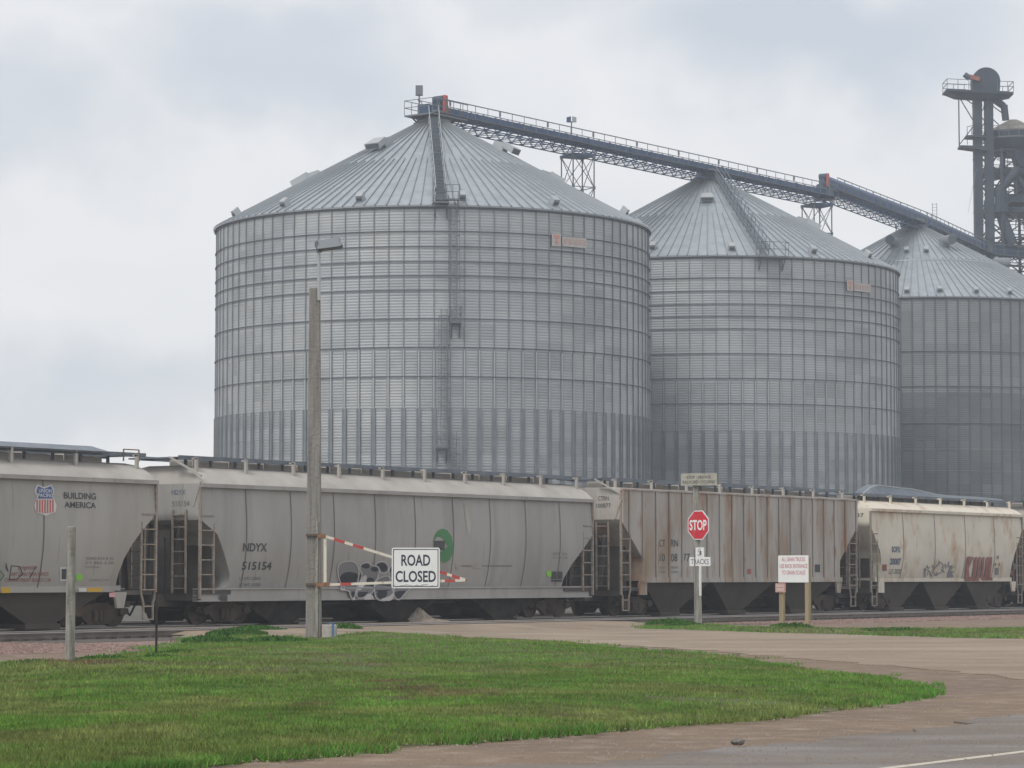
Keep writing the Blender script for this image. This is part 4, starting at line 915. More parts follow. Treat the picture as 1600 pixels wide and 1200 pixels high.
    mb.build('roof_hatch', 'roof_light', t)
    # corner ladders and grab irons
    for s in (0, 1):
        mb = MB(); xa, xb = (.03, .62) if s == 0 else (L_-.03, L_-.62)
        mb.bar((xa, .02, .85), (xa, .02, ze), .07, .07); mb.bar((xb, .02, 1.0), (xb, .02, 3.0 if curved else 3.3), .05)
        for k in range(6 if curved else 5): z = 1.12+k*.42; mb.bar((xa, .0, z), (xb, .0, z), .035)
        if not sill:
            q = .10 if s == 0 else -.10
            mb.bar((xa, .02, 1.0), (xa+q, .02, .75), .05); mb.bar((xb, .02, 1.0), (xb-q, .02, .75), .05)
            mb.bar((xa+q, .02, .28), (xa+q, .02, .78), .05); mb.bar((xb-q, .02, .28), (xb-q, .02, .78), .05)
            for z in (.30, .66): mb.bar((xa+q, .02, z), (xb-q, .02, z), .04)
        mb.build('ladder', 'ladder_paint', t)
        xe = -.04 if s == 0 else L_+.04; mb = MB()
        for y in (.5, 1.0): mb.bar((xe, y, 1.0), (xe, y, 3.4), .05)
        for k in range(7): mb.bar((xe, .5, 1.15+k*.35), (xe, 1.0, 1.15+k*.35), .03)
        mb.build('ladder', 'ladder_paint', t)
        mb = MB(); mb.bar((xa, W-.02, .85), (xa, W-.02, ze), .07); mb.build('corner_post', 'ladder_paint', t)
    return t
def side_each(t, polys, m, vf, off, name):
    for p in polys: side_poly(t, [p], m, vf, off, name)
def wrap(t, name, m, verts, faces, vf, off):      # decal laid on the car's near side
    vs = [(x, vf(z)-off, z) for x, z in verts]; mb = MB(); mb.add(vs, faces); return mb.build(name, m, t)
def LX(t, px, py, vf=None):
    u, z = FU(px, py, 0)
    if vf:
        for _ in range(2): u, z = FU(px, py, vf(z-ZT))
    return u-t['ua'], z-ZT
def side_text(t, s, x0, y0, x1, y1, m, vf, bold=.01, off=.014, name='lettering'):   # pixel box -> side of the car
    vs, fs = fit_text(s, 0, 1, 0, 1, bold); xm = (y0+y1)/2
    a0, zA = LX(t, x0, y1, vf); b0, zB = LX(t, x1, y1, vf); _, zC = LX(t, x0, y0, vf)
    return wrap(t, name, m, [(a0+(b0-a0)*x, zA+(zC-zA)*y) for x, y in vs], fs, vf, off)
def side_poly(t, polys, m, vf, off=.014, name='marking', smooth=0):
    V, Fc = [], []
    for poly in polys:
        if smooth:
            for _ in range(smooth):
                q = []
                for i in range(len(poly)):
                    a, b = poly[i], poly[(i+1) % len(poly)]; q += [(a[0]*.75+b[0]*.25, a[1]*.75+b[1]*.25), (a[0]*.25+b[0]*.75, a[1]*.25+b[1]*.75)]
                poly = q
        pts = [LX(t, *p, vf) for p in poly]; tri = tessellate_polygon([[Vector((x, z, 0)) for x, z in pts]]); k = len(V)
        V += pts; Fc += [tuple(i+k for i in f) for f in tri]
    return wrap(t, name, m, V, Fc, vf, off)
def outline(poly, w_, smooth=2):        # closed band along a polygon: list of quads in pixels
    for _ in range(smooth):
        q = []
        for i in range(len(poly)):
            a, b = poly[i], poly[(i+1) % len(poly)]; q += [(a[0]*.75+b[0]*.25, a[1]*.75+b[1]*.25), (a[0]*.25+b[0]*.75, a[1]*.25+b[1]*.75)]
        poly = q
    out = []
    for i in range(len(poly)):
        a = Vector(poly[i]); b = Vector(poly[(i+1) % len(poly)]); d = (b-a)
        if d.length < 1e-6: continue
        n = Vector((-d.y, d.x)).normalized()*w_/2; e = d.normalized()*w_*.3
        out.append([tuple(a-n-e), tuple(b-n+e), tuple(b+n+e), tuple(a+n-e)])
    return out
def stroke(pts, w_):
    out = []
    for a, b in zip(pts, pts[1:]):
        a = Vector(a); b = Vector(b); n = Vector((-(b-a).y, (b-a).x)).normalized()*w_/2; out.append([tuple(a-n), tuple(b-n), tuple(b+n), tuple(a+n)])
    return out
def rect(x0, y0, x1, y1): return [(x0, y0), (x1, y0), (x1, y1), (x0, y1)]
def endfun(tab0, tab1):
    def f(z, s):
        tb = tab0 if s == 0 else tab1
        if z >= tb[0][0]: return tb[0][1]
        for (za, ua_), (zb_, ub_) in zip(tb, tb[1:]):
            if z >= zb_: k = (za-z)/(za-zb_); return ua_+(ub_-ua_)*k
        return tb[-1][1]
    return f
# car 1, tan with shield
curve1 = [(3.30, 0), (3.05, .25), (2.75, .62), (2.4, .98), (2.0, 1.27), (1.6, 1.42), (1.3, 1.45), (1.1, 1.38)]
k1 = car('tan hopper car at the left edge with a red white and blue shield', -19.4, -1.45, 'car_tan', 'roof_light', 1.12, 4.05, 4.66, endfun(curve1, curve1), nseam=3, nbay=3)
v1 = profile(True, 1.12, 4.05)
# car 2, grey with green emblem
c2l = [(3.12, 0), (2.78, .62), (2.72, .75), (1.5, 1.50), (1.3, 1.50), (1.12, 1.3)]
c2r = [(2.95, 0), (1.9, 1.25), (1.4, 1.62), (1.12, 1.62)]
k2 = car('long grey hopper car with a green ring emblem behind the ROAD CLOSED sign', .373, 20.96, 'car_grey', 'roof_light', 1.15, 4.02, 4.68, endfun(c2l, c2r), sill=(.78, 1.14), nseam=9, deep=.12)
v2 = profile(True, 1.15, 4.02)
# car 3, rusty with outside posts
c3l = [(3.45, 0), (2.1, 1.45), (1.3, 1.45)]
k3 = car('rusty straight sided hopper car with outside posts behind the stop sign', 22.74, 40.4, 'car_rusty', 'car_rusty', 1.33, 4.5, 4.66, endfun(c3l, c3l), curved=False, nseam=0, posts=(FU(1025, 850)[0], (FU(1181, 850)[0]-FU(1025, 850)[0])/8), deep=.22, walk_z=4.95)
v3 = lambda z: 0.0
# car 4, cream
curve4 = [(3.6, 0), (3.0, .45), (2.5, .85), (2.0, 1.05), (1.5, 1.0), (1.3, .9)]
k4 = car('cream short hopper car with maroon graffiti near the right edge', 41.6, 56.3, 'car_cream', 'roof_cream', 1.32, 4.12, 4.62, endfun(curve4, curve4), nseam=4, nbay=3, deep=.22, walk_z=4.85)
v4 = profile(True, 1.32, 4.12)
k5 = car('dark brown hopper car mostly cut off by the right edge of the photo', 58.2, 74, 'car_rusty', 'roof_light', 1.3, 4.1, 4.66, endfun(curve4, curve4), nseam=4)
# markings car 1
sh = [(57, 757), (68, 761), (80, 757), (84, 766), (82, 775), (88, 790), (86, 800), (78, 803), (71, 806), (64, 803), (56, 801), (53, 791), (57, 776), (53, 767)]
side_poly(k1, [sh], 'decal_white', v1, .014, 'shield_emblem')
cx0, cy0 = 71, 781
ins = [(cx0+(x-cx0)*.86, cy0+(y-cy0)*.90) for x, y in sh]
side_poly(k1, [[p for p in ins if p[1] < 778]+[(83, 778), (58, 778)]] if False else [[(58.5, 759.5), (68, 763.5), (79, 759.5), (82, 767), (80.5, 775), (82.5, 779), (58, 779), (59.5, 775), (56, 768)]], 'shield_blue', v1, .022, 'shield_emblem')
side_poly(k1, [rect(56.2+i*4.1, 780.5, 58.4+i*4.1, 799.5+2.5*math.sin(math.pi*(i+.5)/7)) for i in range(7)], 'shield_red', v1, .022, 'shield_emblem')
side_text(k1, 'UNION', 59.5, 763.5, 79.5, 769.5, 'decal_white', v1, .02, .03)
side_text(k1, 'PACIFIC', 58.2, 770.8, 81.5, 776.5, 'decal_white', v1, .02, .03)
side_text(k1, 'BUILDING', 99.5, 769, 149.5, 779, 'ink_dark', v1, .012)
side_text(k1, 'AMERICA', 100.5, 783.5, 149.5, 793, 'ink_dark', v1, .012)
side_text(k1, 'CMO 013 0 32', 134, 870.5, 177, 874.5, 'ink_faint', v1, 0); side_text(k1, 'LT 062 3 28', 134, 877.5, 177, 881, 'ink_faint', v1, 0); side_text(k1, 'CUFT 5161', 133, 884.5, 154, 887.5, 'ink_faint', v1, 0)
side_text(k1, 'CAPACITY', 138, 905, 171, 908, 'ink_faint', v1, 0)
side_poly(k1, [rect(93, 886, 108, 908)], 'decal_white', v1, .014); side_poly(k1, [rect(95.5, 889, 106, 905)], 'ink_dark', v1, .022)
side_poly(k1, [[(123.5+5.5*math.cos(a*.524), 902+6*math.sin(a*.524)) for a in range(12)]], 'tag_green', v1, .014)
side_text(k1, 'progressive', 28, 883, 57, 892, 'ink_redfaint', v1, 0); side_text(k1, 'UNIT GRAIN TRAIN SERVICE', 15, 894, 75, 900, 'ink_redfaint', v1, 0); side_text(k1, 'COMPARTMENT SEALED CAR', 7, 903.5, 79, 909, 'ink_redfaint', v1, 0)
side_poly(k1, stroke([(14, 907), (17, 884), (30, 885), (35, 897), (24, 906), (14, 905)], 1.2)+stroke([(8, 884), (12, 893), (9, 880)], 1.1)+stroke([(46, 903), (56, 884)], 1.0), 'ink_dark', v1, .016, 'graffiti')
side_poly(k1, outline([(0, 892), (6, 899), (0, 907), (-7, 899)], 1.3, 0), 'decal_green', v1, .016)
side_each(k1, [rect(-2, 918, 12, 926.5), rect(132, 918.5, 155, 924.5)], 'reflect_yellow', lambda z: .18, .1, 'reflector'); side_poly(k1, [rect(119, 918.5, 131, 924.5)], 'decal_white', lambda z: .18, .1, 'reflector')
side_poly(k1, [rect(167, 926, 176, 933)], 'pink_tag', lambda z: .1, .09, 'paper_tag')
# markings car 2
side_text(k2, 'NDYX', 379, 848.5, 416.5, 861.5, 'ink_dark', v2, .02); side_text(k2, '515154', 377, 877.5, 423, 890.5, 'ink_dark', v2, .02)
side_text(k2, 'LD LMT 222800', 373, 901.5, 406, 906, 'ink_faint', v2, 0); side_text(k2, 'LT WT  63200', 373, 911.5, 406, 916, 'ink_faint', v2, 0)
side_text(k2, 'GRAIN LOADING ONLY', 441, 936.5, 480, 939, 'ink_faint', lambda z: 0, .0); 
side_text(k2, 'EXW 12-6', 864, 863, 886, 867, 'ink_faint', v2, 0); side_text(k2, 'H 14-10', 864, 870, 886, 873, 'ink_faint', v2, 0)
side_each(k2, [rect(861, 893, 869, 905), rect(870.5, 893, 878.5, 905), rect(861, 906, 878, 909)], 'ink_dark', v2, .014, 'placard'); side_poly(k2, [rect(853.5, 892, 861, 901)], 'tag_green', v2, .018)
ring = [(676.5, 847), (679, 836), (684, 829), (691, 826), (699, 829), (705, 838), (708, 852), (707, 865), (702, 875), (694, 879.5), (688, 877), (687, 863), (694, 858.5), (700, 853), (694, 848), (693, 842), (687, 838.5), (682, 839)]
side_poly(k2, [ring], 'decal_green', v2, .014, 'ring_emblem'); side_poly(k2, [rect(677, 845, 694, 859)], 'ink_dark', v2, .024, 'ring_emblem')
side_text(k2, 'CARGILL', 679, 849, 692.5, 855.5, 'ink_faint', v2, .0, .034)
side_each(k2, [[(724, 788), (729, 787), (733, 800), (735, 818), (734, 832), (730, 832), (727, 812)], [(711, 880), (716, 876), (721, 881), (718, 890), (712, 891)], [(736, 884), (745, 880), (753, 882), (752, 888), (739, 888)]], 'roof_light', v2, .014, 'scrape')
side_poly(k2, [rect(716, 883.5, 800, 885)], 'ink_faint', v2, .013, 'scrape')
side_poly(k2, [rect(346, 930, 357, 939)], 'ink_dark', lambda z: 0, -.04, 'placard')
# graffiti on car 2, traced as bubble letters
def gz(x, y): return (480+x/6.154, 820+y/6.154)
blobs = [[(285, 400), (320, 360), (400, 345), (460, 365), (490, 420), (490, 500), (470, 600), (440, 740), (405, 680), (400, 630), (300, 628), (330, 590), (290, 500)],
         [(500, 390), (540, 362), (590, 360), (605, 390), (640, 395), (680, 405), (690, 450), (670, 500), (640, 640), (560, 690), (500, 710), (465, 690), (480, 600), (530, 470), (500, 440)],
         [(640, 385), (680, 355), (730, 350), (770, 380), (775, 430), (760, 460), (700, 470), (680, 410)],
         [(640, 560), (660, 520), (780, 480), (830, 560), (830, 640), (800, 700), (740, 735), (660, 720), (640, 660)],
         [(770, 470), (800, 370), (900, 380), (980, 600), (975, 625), (930, 660), (880, 730), (830, 700), (820, 640)]]
v2g = lambda z: v2(z) if z > 1.17 else .05
side_poly(k2, [[gz(*p) for p in b] for b in blobs], 'graf_mid', v2g, .016, 'graffiti', 2)
side_poly(k2, [q for b in blobs for q in outline([gz(*p) for p in b], 1.6)], 'graf_light', v2g, .030, 'graffiti')
darkp = [[(300, 540), (310, 490), (370, 450), (480, 465), (480, 520), (440, 590), (300, 560)], [(505, 395), (560, 370), (595, 385), (590, 420), (540, 420)], [(600, 420), (640, 400), (675, 415), (672, 450), (620, 450)], [(655, 385), (720, 360), (765, 395), (765, 440), (720, 455), (690, 420)],
         [(500, 470), (540, 475), (500, 540), (485, 540)], [(570, 500), (650, 520), (620, 620), (540, 625)], [(640, 570), (820, 575), (790, 640), (650, 650)], [(410, 640), (460, 640), (440, 710)], [(475, 645), (560, 645), (590, 640), (530, 700), (480, 700)], [(655, 640), (780, 640), (740, 710), (680, 710)], [(835, 640), (965, 632), (880, 715), (845, 690)], [(790, 400), (805, 380), (810, 450), (780, 460)]]
side_poly(k2, [[gz(*p) for p in b] for b in darkp], 'graf_dark', v2g, .024, 'graffiti', 1)
side_poly(k2, [[gz(*p) for p in b] for b in ([(470, 610), (530, 490), (565, 480), (560, 560), (500, 640)], [(300, 628), (350, 580), (362, 628)], [(520, 720), (585, 650), (640, 700), (600, 720)], [(460, 690), (440, 735), (425, 700)], [(690, 715), (780, 690), (830, 640), (825, 700), (790, 735), (720, 725)])], 'graf_light', v2g, .034, 'graffiti', 1)
# markings car 3
for s, a, b in (('CT', 1029.5, 1039), ('RN', 1048, 1059)): side_text(k3, s, a, 843, b, 854, 'ink_dark', v3, .0)
for s, a, b in (('10', 1030.5, 1038.5), ('08', 1048, 1058), ('77', 1067, 1077.5)): side_text(k3, s, a, 865, b, 877, 'ink_dark', v3, .0)
for s, a, b in (('LD LMT', 1029, 1040), ('202500', 1048, 1059)): side_text(k3, s, a, 885, b, 888, 'ink_faint', v3, .0)
for s, a, b in (('LT WT', 1029, 1040), ('60500', 1048, 1059)): side_text(k3, s, a, 892, b, 895, 'ink_faint', v3, .0)
side_poly(k3, [rect(1272, 882, 1281, 894)], 'ink_dark', v3, .014); side_poly(k3, [rect(1301, 891, 1309, 897)], 'tag_green', v3, .012, 'paint_patch') if False else None
side_poly(k3, [rect(1167, 889, 1173, 897)], 'ink_redfaint', v3, .014)
side_each(k3, [rect(1008, 862, 1013, 900), rect(1064, 880, 1068, 906), rect(1140, 876, 1144, 906)], 'post_yellow', v3, .012, 'rust_stain')
# markings car 4
side_text(k4, 'SOFX', 1393, 853.5, 1406.5, 863, 'ink_blue', v4, .03); side_text(k4, '20087', 1389.5, 872, 1406.5, 882.5, 'ink_blue', v4, .03); side_text(k4, 'LD 2020', 1388, 889, 1407, 896.5, 'ink_faint', v4, 0)
def scrib(x0, x1, y0, y1, n, seed):
    r = random.Random(seed); out = []
    for i in range(n):
        x = x0+(x1-x0)*(i+r.random())/n; y = r.uniform(y0, y1); out += stroke([(x, y), (x+r.uniform(-4, 4), y+r.uniform(-8, 8)), (x+r.uniform(-1, 7), y+r.uniform(-6, 6))], r.uniform(.8, 1.6))
    return [[(px, min(max(py, y0-4), y1+1)) for px, py in q] for q in out]
side_poly(k4, scrib(1444, 1490, 880, 899, 26, 3)+[[(1480, 895), (1483, 886), (1490, 902), (1479, 902)], rect(1443, 888, 1446, 902)], 'graf_blue', v4, .016, 'graffiti')
mar = [[(1510, 870), (1515, 869), (1513, 880), (1517, 870), (1520, 870), (1512, 888), (1513, 903), (1506, 903), (1507, 890)]]
for i, x in enumerate((1521, 1527, 1533, 1540, 1545)): mar.append([(x, 871), (x+4, 870), (x+3, 885), (x+1+i % 2, 903), (x-4+i % 3, 903), (x-1, 885)])
mar += [rect(1506, 901, 1528, 908), rect(1533, 902, 1549, 907), rect(1557, 868, 1559, 873), rect(1553, 880, 1555, 884), rect(1559, 880, 1561, 884)]
side_poly(k4, mar, 'graf_maroon', v4, .05, 'graffiti'); side_each(k4, [rect(1554, 887, 1560, 898), rect(1584, 881, 1588, 890)], 'graf_blue', v4, .02, 'placard')
side_each(k4, [rect(1378, 882, 1385, 892), rect(1579, 892, 1584, 899)], 'orange_old', v4, .016, 'placard')
# end lettering (left ends face the camera)
def end_text(t, s, y0, y1, z0, z1, m):
    vs, fs = fit_text(s, 0, 1, 0, 1, 0); mb = MB(); mb.add([(-.012, y0+(y1-y0)*x, z0+(z1-z0)*y) for x, y in vs], fs); mb.build('lettering', m, t)
end_text(k2, 'NDYX', 1.08, .55, 3.83, 3.97, 'ink_blue'); end_text(k2, '515154', 1.05, .40, 3.50, 3.65, 'ink_faint')
end_text(k3, 'CTRN', .95, .50, 4.15, 4.30, 'ink_dark'); end_text(k3, '100877', 1.02, .42, 3.9, 4.05, 'ink_dark')
end_text(k4, '20087', 1.2, .3, 3.9, 4.05, 'ink_dark')
for t, zt in ((k2, 4.6), (k3, 4.62)):
    mb = MB(); mb.bar((0, .25, 3.5), (0.0, -.02, 4.2), .05); mb.bar((-.3, .9, 4.9), (.05, .0, 4.35), .10, .05); mb.build('corner_brace', 'roof_light', t)
mb = MB(); mb.hexa([(-.01, .12, 1.15), (-.01, 1.2, 1.15), (-.005, 1.2, 1.15), (-.005, .12, 1.15), (-.01, .12, 1.6), (-.01, 1.2, 1.6), (-.005, 1.2, 1.6), (-.005, .12, 1.6)])
# opened hatch covers
mb = MB(); u0 = FU(-40, 700, .5)[0]-k1['ua']; u1 = FU(168, 704, .5)[0]-k1['ua']
mb.hexa([(u0, .45, 4.88), (u1, .45, 4.88), (u1, 1.1, 5.05), (u0, 1.1, 5.05), (u0, .42, 4.93), (u1, .42, 4.93), (u1, 1.1, 5.10), (u0, 1.1, 5.10)]); mb.build('hatch_cover', 'walk_steel', k1)
mb = MB(); prev = None
for px, py in ((1345, 777), (1352, 770), (1362, 762), (1373, 758), (1390, 760), (1410, 762.5), (1426, 764), (1445, 768), (1462, 772), (1480, 774.5), (1510, 776), (1540, 778), (1567, 781)):
    u, z = FU(px, py, .9); u -= k4['ua']; z -= ZT; r = [(u, .75, 4.86 if px > 1346 else z), (u, .95, z), (u, 1.35, z+.04)]
    if prev:
        mb.add(prev+r, [(0, 3, 4, 1), (1, 4, 5, 2)]); mb.bar(prev[1], r[1], .05, mi=1)
    prev = r
mb.build('hatch_cover', ['walk_steel', 'vent_metal'], k4)
mb = MB(); a = FU(193, 712, .6)[0]-k1['ua']; b = FU(217, 713, .6)[0]-k1['ua']
for s in (a, b): mb.bar((s, .6, 4.7), (s, .6, 5.03), .03)
mb.bar((a, .6, 5.03), (b, .6, 5.03), .03); mb.build('grab_iron', 'gate_rust', k1)
# ------------------------------------------------------------------ light pole, gate and ROAD CLOSED sign
YP = 72.4; sp = F/YP
def W3(px, py, Y=YP): return P(px, py, Y)
b = G(490, 997); t = thing('light_pole', 'tall weathered square wooden pole carrying a flood light, left of centre', 'light pole', (W3(490, 997).x, YP, 0))
top = W3(492, 450); ox = t.location.x
def rel(p): return Vector(p)-Vector(t.location)
mb = MB(); q = rel(top); mb.hexa([(-.20, -.15, -.1), (.20, -.15, -.1), (.20, .15, -.1), (-.20, .15, -.1), (q.x-.14, -.10, q.z), (q.x+.14, -.10, q.z), (q.x+.14, .10, q.z), (q.x-.14, .10, q.z)])
o = mb.build('pole', 'pole_wood', t, bevel=.025)
mb = MB(); mb.hexa([(.02, -.19, -.05), (.12, -.19, -.05), (.12, -.145, -.05), (.02, -.145, -.05), (.06, -.16, 3.0), (.13, -.16, 3.0), (.13, -.12, 3.0), (.06, -.12, 3.0)]); mb.build('cable_guard', 'post_wood', t, bevel=.01)
q0, q1 = rel(W3(499, 470)), rel(W3(498.5, 388)); mb = MB(); mb.tube((q0.x, -.12, q0.z), (q1.x, -.12, q1.z), .045, n=10); mb.build('mast', 'vent_metal', t)
def qq(px, py, dy): v = rel(W3(px, py)); return (v.x, dy, v.z)
mb = MB(); mb.hexa([qq(493, 387, -.35), qq(499, 393, -.35), qq(499, 393, .2), qq(493, 387, .2), qq(493, 381, -.35), qq(497, 378, -.35), qq(497, 378, .2), qq(493, 381, .2)])
mb.hexa([qq(497, 392, -.4), qq(533, 387, -.4), qq(533, 387, .25), qq(497, 392, .25), qq(497, 378, -.25), qq(530, 371.5, -.25), qq(530, 371.5, .2), qq(497, 378, .2)])
mb.hexa([qq(533, 387, -.4), qq(535.5, 384, -.38), qq(535.5, 384, .22), qq(533, 387, .25), qq(530, 371.5, -.25), qq(531.5, 373, -.24), qq(531.5, 373, .18), qq(530, 371.5, .2)])
mb.tube(qq(499, 395, -.12), qq(499, 389, -.12), .08, n=10); mb.build('lamp_head', 'grey_steel', t)
mb = MB(); zc_ = rel(W3(490, 913)).z
for z in (zc_, rel(W3(490, 836)).z): MB().box(-.2, .23, -.20, .18, z-.03, z+.03).build('steel_band', 'steel_old', t)
# concrete block
c = W3(516, 990); o = thing('concrete_block', 'pale concrete block with a blue strap at the foot of the wooden pole', 'block', (c.x, YP-.1, 0))
mb = MB(); mb.box(-.19, .17, -.25, .2, -.02, .36); mb.build('block', 'concrete', o, bevel=.03)
mb = MB(); mb.box(.06, .12, -.262, .21, .02, .372); mb.bar((-.05, -.1, .37), (.08, .0, .41), .03); mb.build('strap', 'strap_blue', o)
# gate
YG = 72.1
g0 = P(508, 838, YG); t = thing('barrier_gate', 'red and white striped triangular swing gate fixed to the wooden pole', 'gate', (g0.x, YG, 0))
def gq(px, py, dy=-.02): v = P(px, py, YG)-Vector(t.location); return Vector((v.x, dy, v.z))
mb = MB(); mb.bar(gq(508, 836), gq(508, 913), .075); mb.build('hinge_post', 'gate_white', t)
def arm(a, b, reds, w_):
    a, b = gq(*a), gq(*b); mb = MB(); mb.bar(a, b, w_)
    for (s, e) in reds: mb.bar(a.lerp(b, s), a.lerp(b, e), w_+.008, mi=1)
    mb.build('arm', ['gate_white', 'gate_red'], t)
arm((508, 838), (727, 906), ((.065, .14), (.20, .275), (.80, .87), (.905, .96)), .068)
arm((500, 914), (727, 906.5), ((.14, .215), (.86, .93)), .065)
for a, b, w_ in ((gq(494, 914), gq(515, 913), .12), (gq(496, 837), gq(509, 838), .11), (gq(722, 906.5), gq(730, 906.5), .05)): MB().bar(a, b, w_).build('bracket', 'gate_rust', t)
def sign_board(name, label, cat, px0, py0, px1, py1, Y, rects, group=None, yaw=0, m='sign_white', border=True, corner=.05, thick=.02):
    c = P((px0+px1)/2, py1, Y); w_ = (px1-px0)/F*Y/math.cos(yaw); h_ = (py1-py0)/F*Y
    t = thing(name, label, cat, (c.x, Y, 0), yaw, group); z0 = c.z
    mb = MB(); r = corner; pts = []
    for (cx, cz, a0) in ((w_/2-r, z0+h_-r, 0), (-w_/2+r, z0+h_-r, 90), (-w_/2+r, z0+r, 180), (w_/2-r, z0+r, 270)):
        for k in range(5): a = math.radians(a0+k*22.5); pts.append((cx+r*math.cos(a), cz+r*math.sin(a)))
    mb.prism(pts, 0, thick); mb.build('board', m, t)
    if border:
        mb = MB(); i, b_ = .035, .02
        for (x0, x1, a, e) in ((-w_/2+i, w_/2-i, z0+i, z0+i+b_), (-w_/2+i, w_/2-i, z0+h_-i-b_, z0+h_-i), (-w_/2+i, -w_/2+i+b_, z0+i+b_, z0+h_-i-b_), (w_/2-i-b_, w_/2-i, z0+i+b_, z0+h_-i-b_)):
            mb.add([(x0, -.003, a), (x1, -.003, a), (x1, -.003, e), (x0, -.003, e)], [(0, 1, 2, 3)])
        mb.build('border', 'sign_ink', t)
    for (s, x0, x1, y0, y1, mm, bold) in rects:       # fractions of the board, y from the top
        vs, fs = fit_text(s, -w_/2+w_*x0, -w_/2+w_*x1, z0+h_*(1-y1), z0+h_*(1-y0), bold); mb = MB(); mb.add([(x, -.004, z) for x, z in vs], fs); mb.build('lettering', mm, t)
    return t, w_, h_, z0
t, w_, h_, z0 = sign_board('road_sign', 'white ROAD CLOSED sign with black letters hung on the striped gate', 'road sign', 612, 856, 687, 919, YG-.1, [('ROAD', .2, .80, .17, .45, 'sign_ink', .02), ('CLOSED', .08, .92, .57, .85, 'sign_ink', .02)])
mb = MB()
for (x, z) in ((-.92, .93), (.92, .93), (.92, .08), (-.92, .08)): mb.tube((x*w_/2, -.012, z0+z*h_), (x*w_/2, .03, z0+z*h_), .014, n=8)
mb.build('bolt', 'grey_steel', t)
mb = MB()
for k in range(7): x = -w_/2+w_*(.07+.11*k); mb.bar((x, -.006, z0+h_*(.035+.03*(k % 3))), (x+w_*.14, -.006, z0+h_*(.07+.02*(k % 2))), .012, .004)
mb.build('scuff', 'board_old', t)
# ------------------------------------------------------------------ stop sign post
YS = 91.2; yaw = -math.radians(48)
bs = P(1091, 977, YS); t = thing('sign_post', 'grey wooden crossing post on the verge in front of the rusty car', 'post', (bs.x, YS, 0))
zt = P(1088, 757, YS).z; xt = P(1087.5, 757, YS).x-bs.x
mb = MB(); mb.hexa([(-.12, -.12, -.05), (.12, -.12, -.05), (.12, .12, -.05), (-.12, .12, -.05), (xt-.10, -.10, zt), (xt+.10, -.10, zt), (xt+.10, .10, zt), (xt-.10, .10, zt)]); mb.build('post', 'post_wood', t, bevel=.02)
o, *_ = sign_board('crossing_sign', 'weathered pale board reading PRIVATE RAILROAD CROSSING atop the wooden crossing post', 'sign', 1064.5, 739.5, 1119.5, 758.5, YS-.25, [('- STOP - PRIVATE -', .1, .9, .2, .45, 'ink_dark', .01), ('RAILROAD CROSSING', .05, .95, .58, .84, 'ink_dark', .01)], yaw=math.radians(-20), m='board_old', border=False, corner=.02)
c = P(1091, 820.5, YS-.24); R_ = 22.6/F*YS; t = thing('stop_sign', 'red octagonal STOP sign fixed to the wooden crossing post', 'stop sign', (c.x, c.y, 0), yaw)
def octa(r): return [(r/math.cos(math.pi/8)*math.cos(math.pi/8+k*math.pi/4), c.z+r/math.cos(math.pi/8)*math.sin(math.pi/8+k*math.pi/4)) for k in range(8)]
MB().prism(octa(R_), 0, .015).build('plate', 'sign_white', t)
mb = MB(); mb.add([(x, -.004, z) for x, z in octa(R_*.94)], [tuple(range(8))]); mb.build('face', 'sign_red', t)
vs, fs = fit_text('STOP', -R_*.82, R_*.82, c.z-R_*.36, c.z+R_*.36, .025); mb = MB(); mb.add([(x, -.009, z) for x, z in vs], fs); mb.build('lettering', 'sign_white', t)
mb = MB(); mb.box(-.04, .04, .02, .12, c.z-.2, c.z+.2); mb.build('mount', 'grey_steel', t)
t, w_, h_, z0 = sign_board('track_count_sign', 'small white 3 TRACKS sign under the stop sign', 'sign', 1078.5, 870.5, 1108.5, 884.5, YS-.26, [('TRACKS', .07, .93, .22, .8, 'sign_ink', .0)], yaw=yaw, border=False, corner=.02)
mb = MB(); w3 = .20*w_; mb.box(-w3, w3, -.005, .018, z0+h_+.002, z0+h_+.31); mb.build('number_plate', 'sign_white', t)
vs, fs = fit_text('3', -w3*.5, w3*.5, z0+h_+.05, z0+h_+.21, .01); mb = MB(); mb.add([(x, -.009, z) for x, z in vs], fs); mb.build('lettering', 'sign_ink', t)
vs, fs = fit_text('-', -w3*.3, w3*.3, z0+h_+.25, z0+h_+.27, .01); mb = MB(); mb.add([(x, -.009, z) for x, z in vs], fs); mb.build('lettering', 'sign_ink', t)
mb = MB(); mb.box(-.045, .045, .0, .03, z0-.95, z0+.0); mb.build('backing_strip', 'white_paint', t)
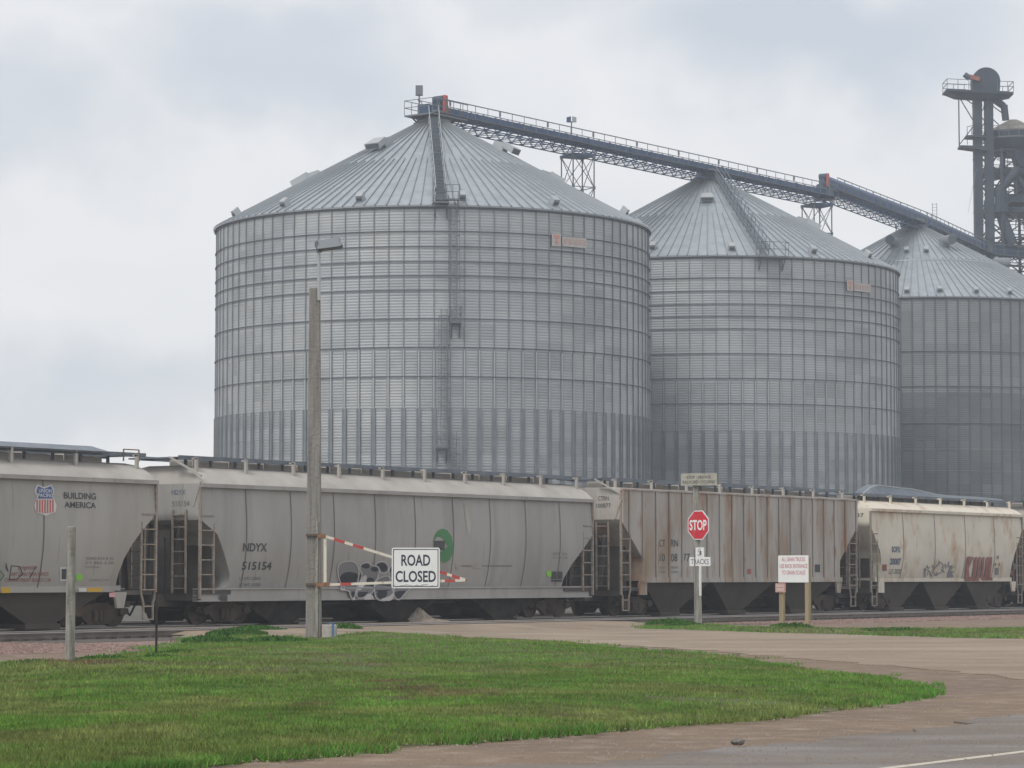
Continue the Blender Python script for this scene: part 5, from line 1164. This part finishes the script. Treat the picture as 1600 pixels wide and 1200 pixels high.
# grain truck sign
YT = 84.4; yw = math.radians(-42)
t, w_, h_, z0 = sign_board('direction_sign', 'white board with red letters sending grain trucks to the back entrance, on two posts', 'sign', 1218, 868, 1261, 910, YT, [('ALL GRAIN TRUCKS', .12, .90, .07, .22, 'sign_redink', .0), ('USE BACK ENTRANCE', .05, .97, .32, .47, 'sign_redink', .0), ('TO GRAIN SCALES', .12, .90, .56, .71, 'sign_redink', .0)], yaw=yw, border=False, corner=.015)
for s in (-.5, .5): MB().box(s*w_*.86-.075, s*w_*.86+.075, .02, .14, -.05, z0+h_*.9).build('post', 'post_yellow', t, bevel=.012)
lp = Vector(t.location)+Matrix.Rotation(yw, 3, 'Z') @ Vector((-w_*.43, 0, 0))
cc = P(1219, 926, lp.y-.03)
o, a, b_, zz = sign_board('notice_sign', 'tiny faded red and white notice on the left post below the grain truck board', 'sign', 1212, 911.5, 1226.5, 925.5, lp.y-.05, [('PRIVATE', .12, .88, .15, .42, 'decal_white', .02), ('DRIVE', .12, .88, .52, .85, 'decal_white', .02)], yaw=yw, m='sign_pinkish', border=False, corner=.01)
# wooden post left and thin metal stake
c = G(109, 1049); t = thing('wooden_post', 'bare weathered wooden post standing at the grass edge by the left track', 'post', (c.x, c.y, 0))
h = P(110, 822, c.y).z; mb = MB(); mb.tube((0, 0, -.1), (.005, 0, h-.02), .085, .073, 18); mb.tube((.005, 0, h-.02), (.005, 0, h), .073, .062, 18); mb.build('post', 'post_wood', t, smooth=True)
c = G(244, 1033); h = P(243, 925, c.y).z; t = thing('metal_stake', 'thin dark metal stake in the grass right of the bare wooden post', 'stake', (c.x, c.y, 0))
mb = MB(); mb.box(-.022, .022, -.006, .006, -.05, h); mb.box(-.006, .006, 0, .03, -.05, h); mb.build('stake', 'under_dark', t)
for i in range(0): pass
# stone on the shoulder
c = G(1153, 1170); bm = bmesh.new(); bmesh.ops.create_icosphere(bm, subdivisions=2, radius=.062)
for v in bm.verts: v.co *= random.uniform(.85, 1.12); v.co.z *= .55; v.co.x *= 1.15
me = bpy.data.meshes.new('stone'); bm.to_mesh(me); bm.free(); me.materials.append(MAT['stone_dark']); o = bpy.data.objects.new('stone', me); o.location = (c.x, c.y, .065); col.objects.link(o); tag(o, 'single dark fist sized stone lying on the brown road shoulder', 'stone')
# ------------------------------------------------------------------ haze
hz = MB(); hz.box(-260, 300, -40, 480, -1.0, 70); o = hz.build('haze', 'under_dark'); o['kind'] = 'stuff'; o.data.materials.clear()
m = bpy.data.materials.new('haze_air'); m.use_nodes = True; tt = m.node_tree; tt.nodes.clear(); out = N(tt, 'ShaderNodeOutputMaterial'); pv = N(tt, 'ShaderNodeVolumePrincipled')
pv.inputs['Color'].default_value = (.84, .91, 1, 1); pv.inputs['Density'].default_value = .0007; tt.links.new(pv.outputs[0], out.inputs['Volume']); o.data.materials.append(m)
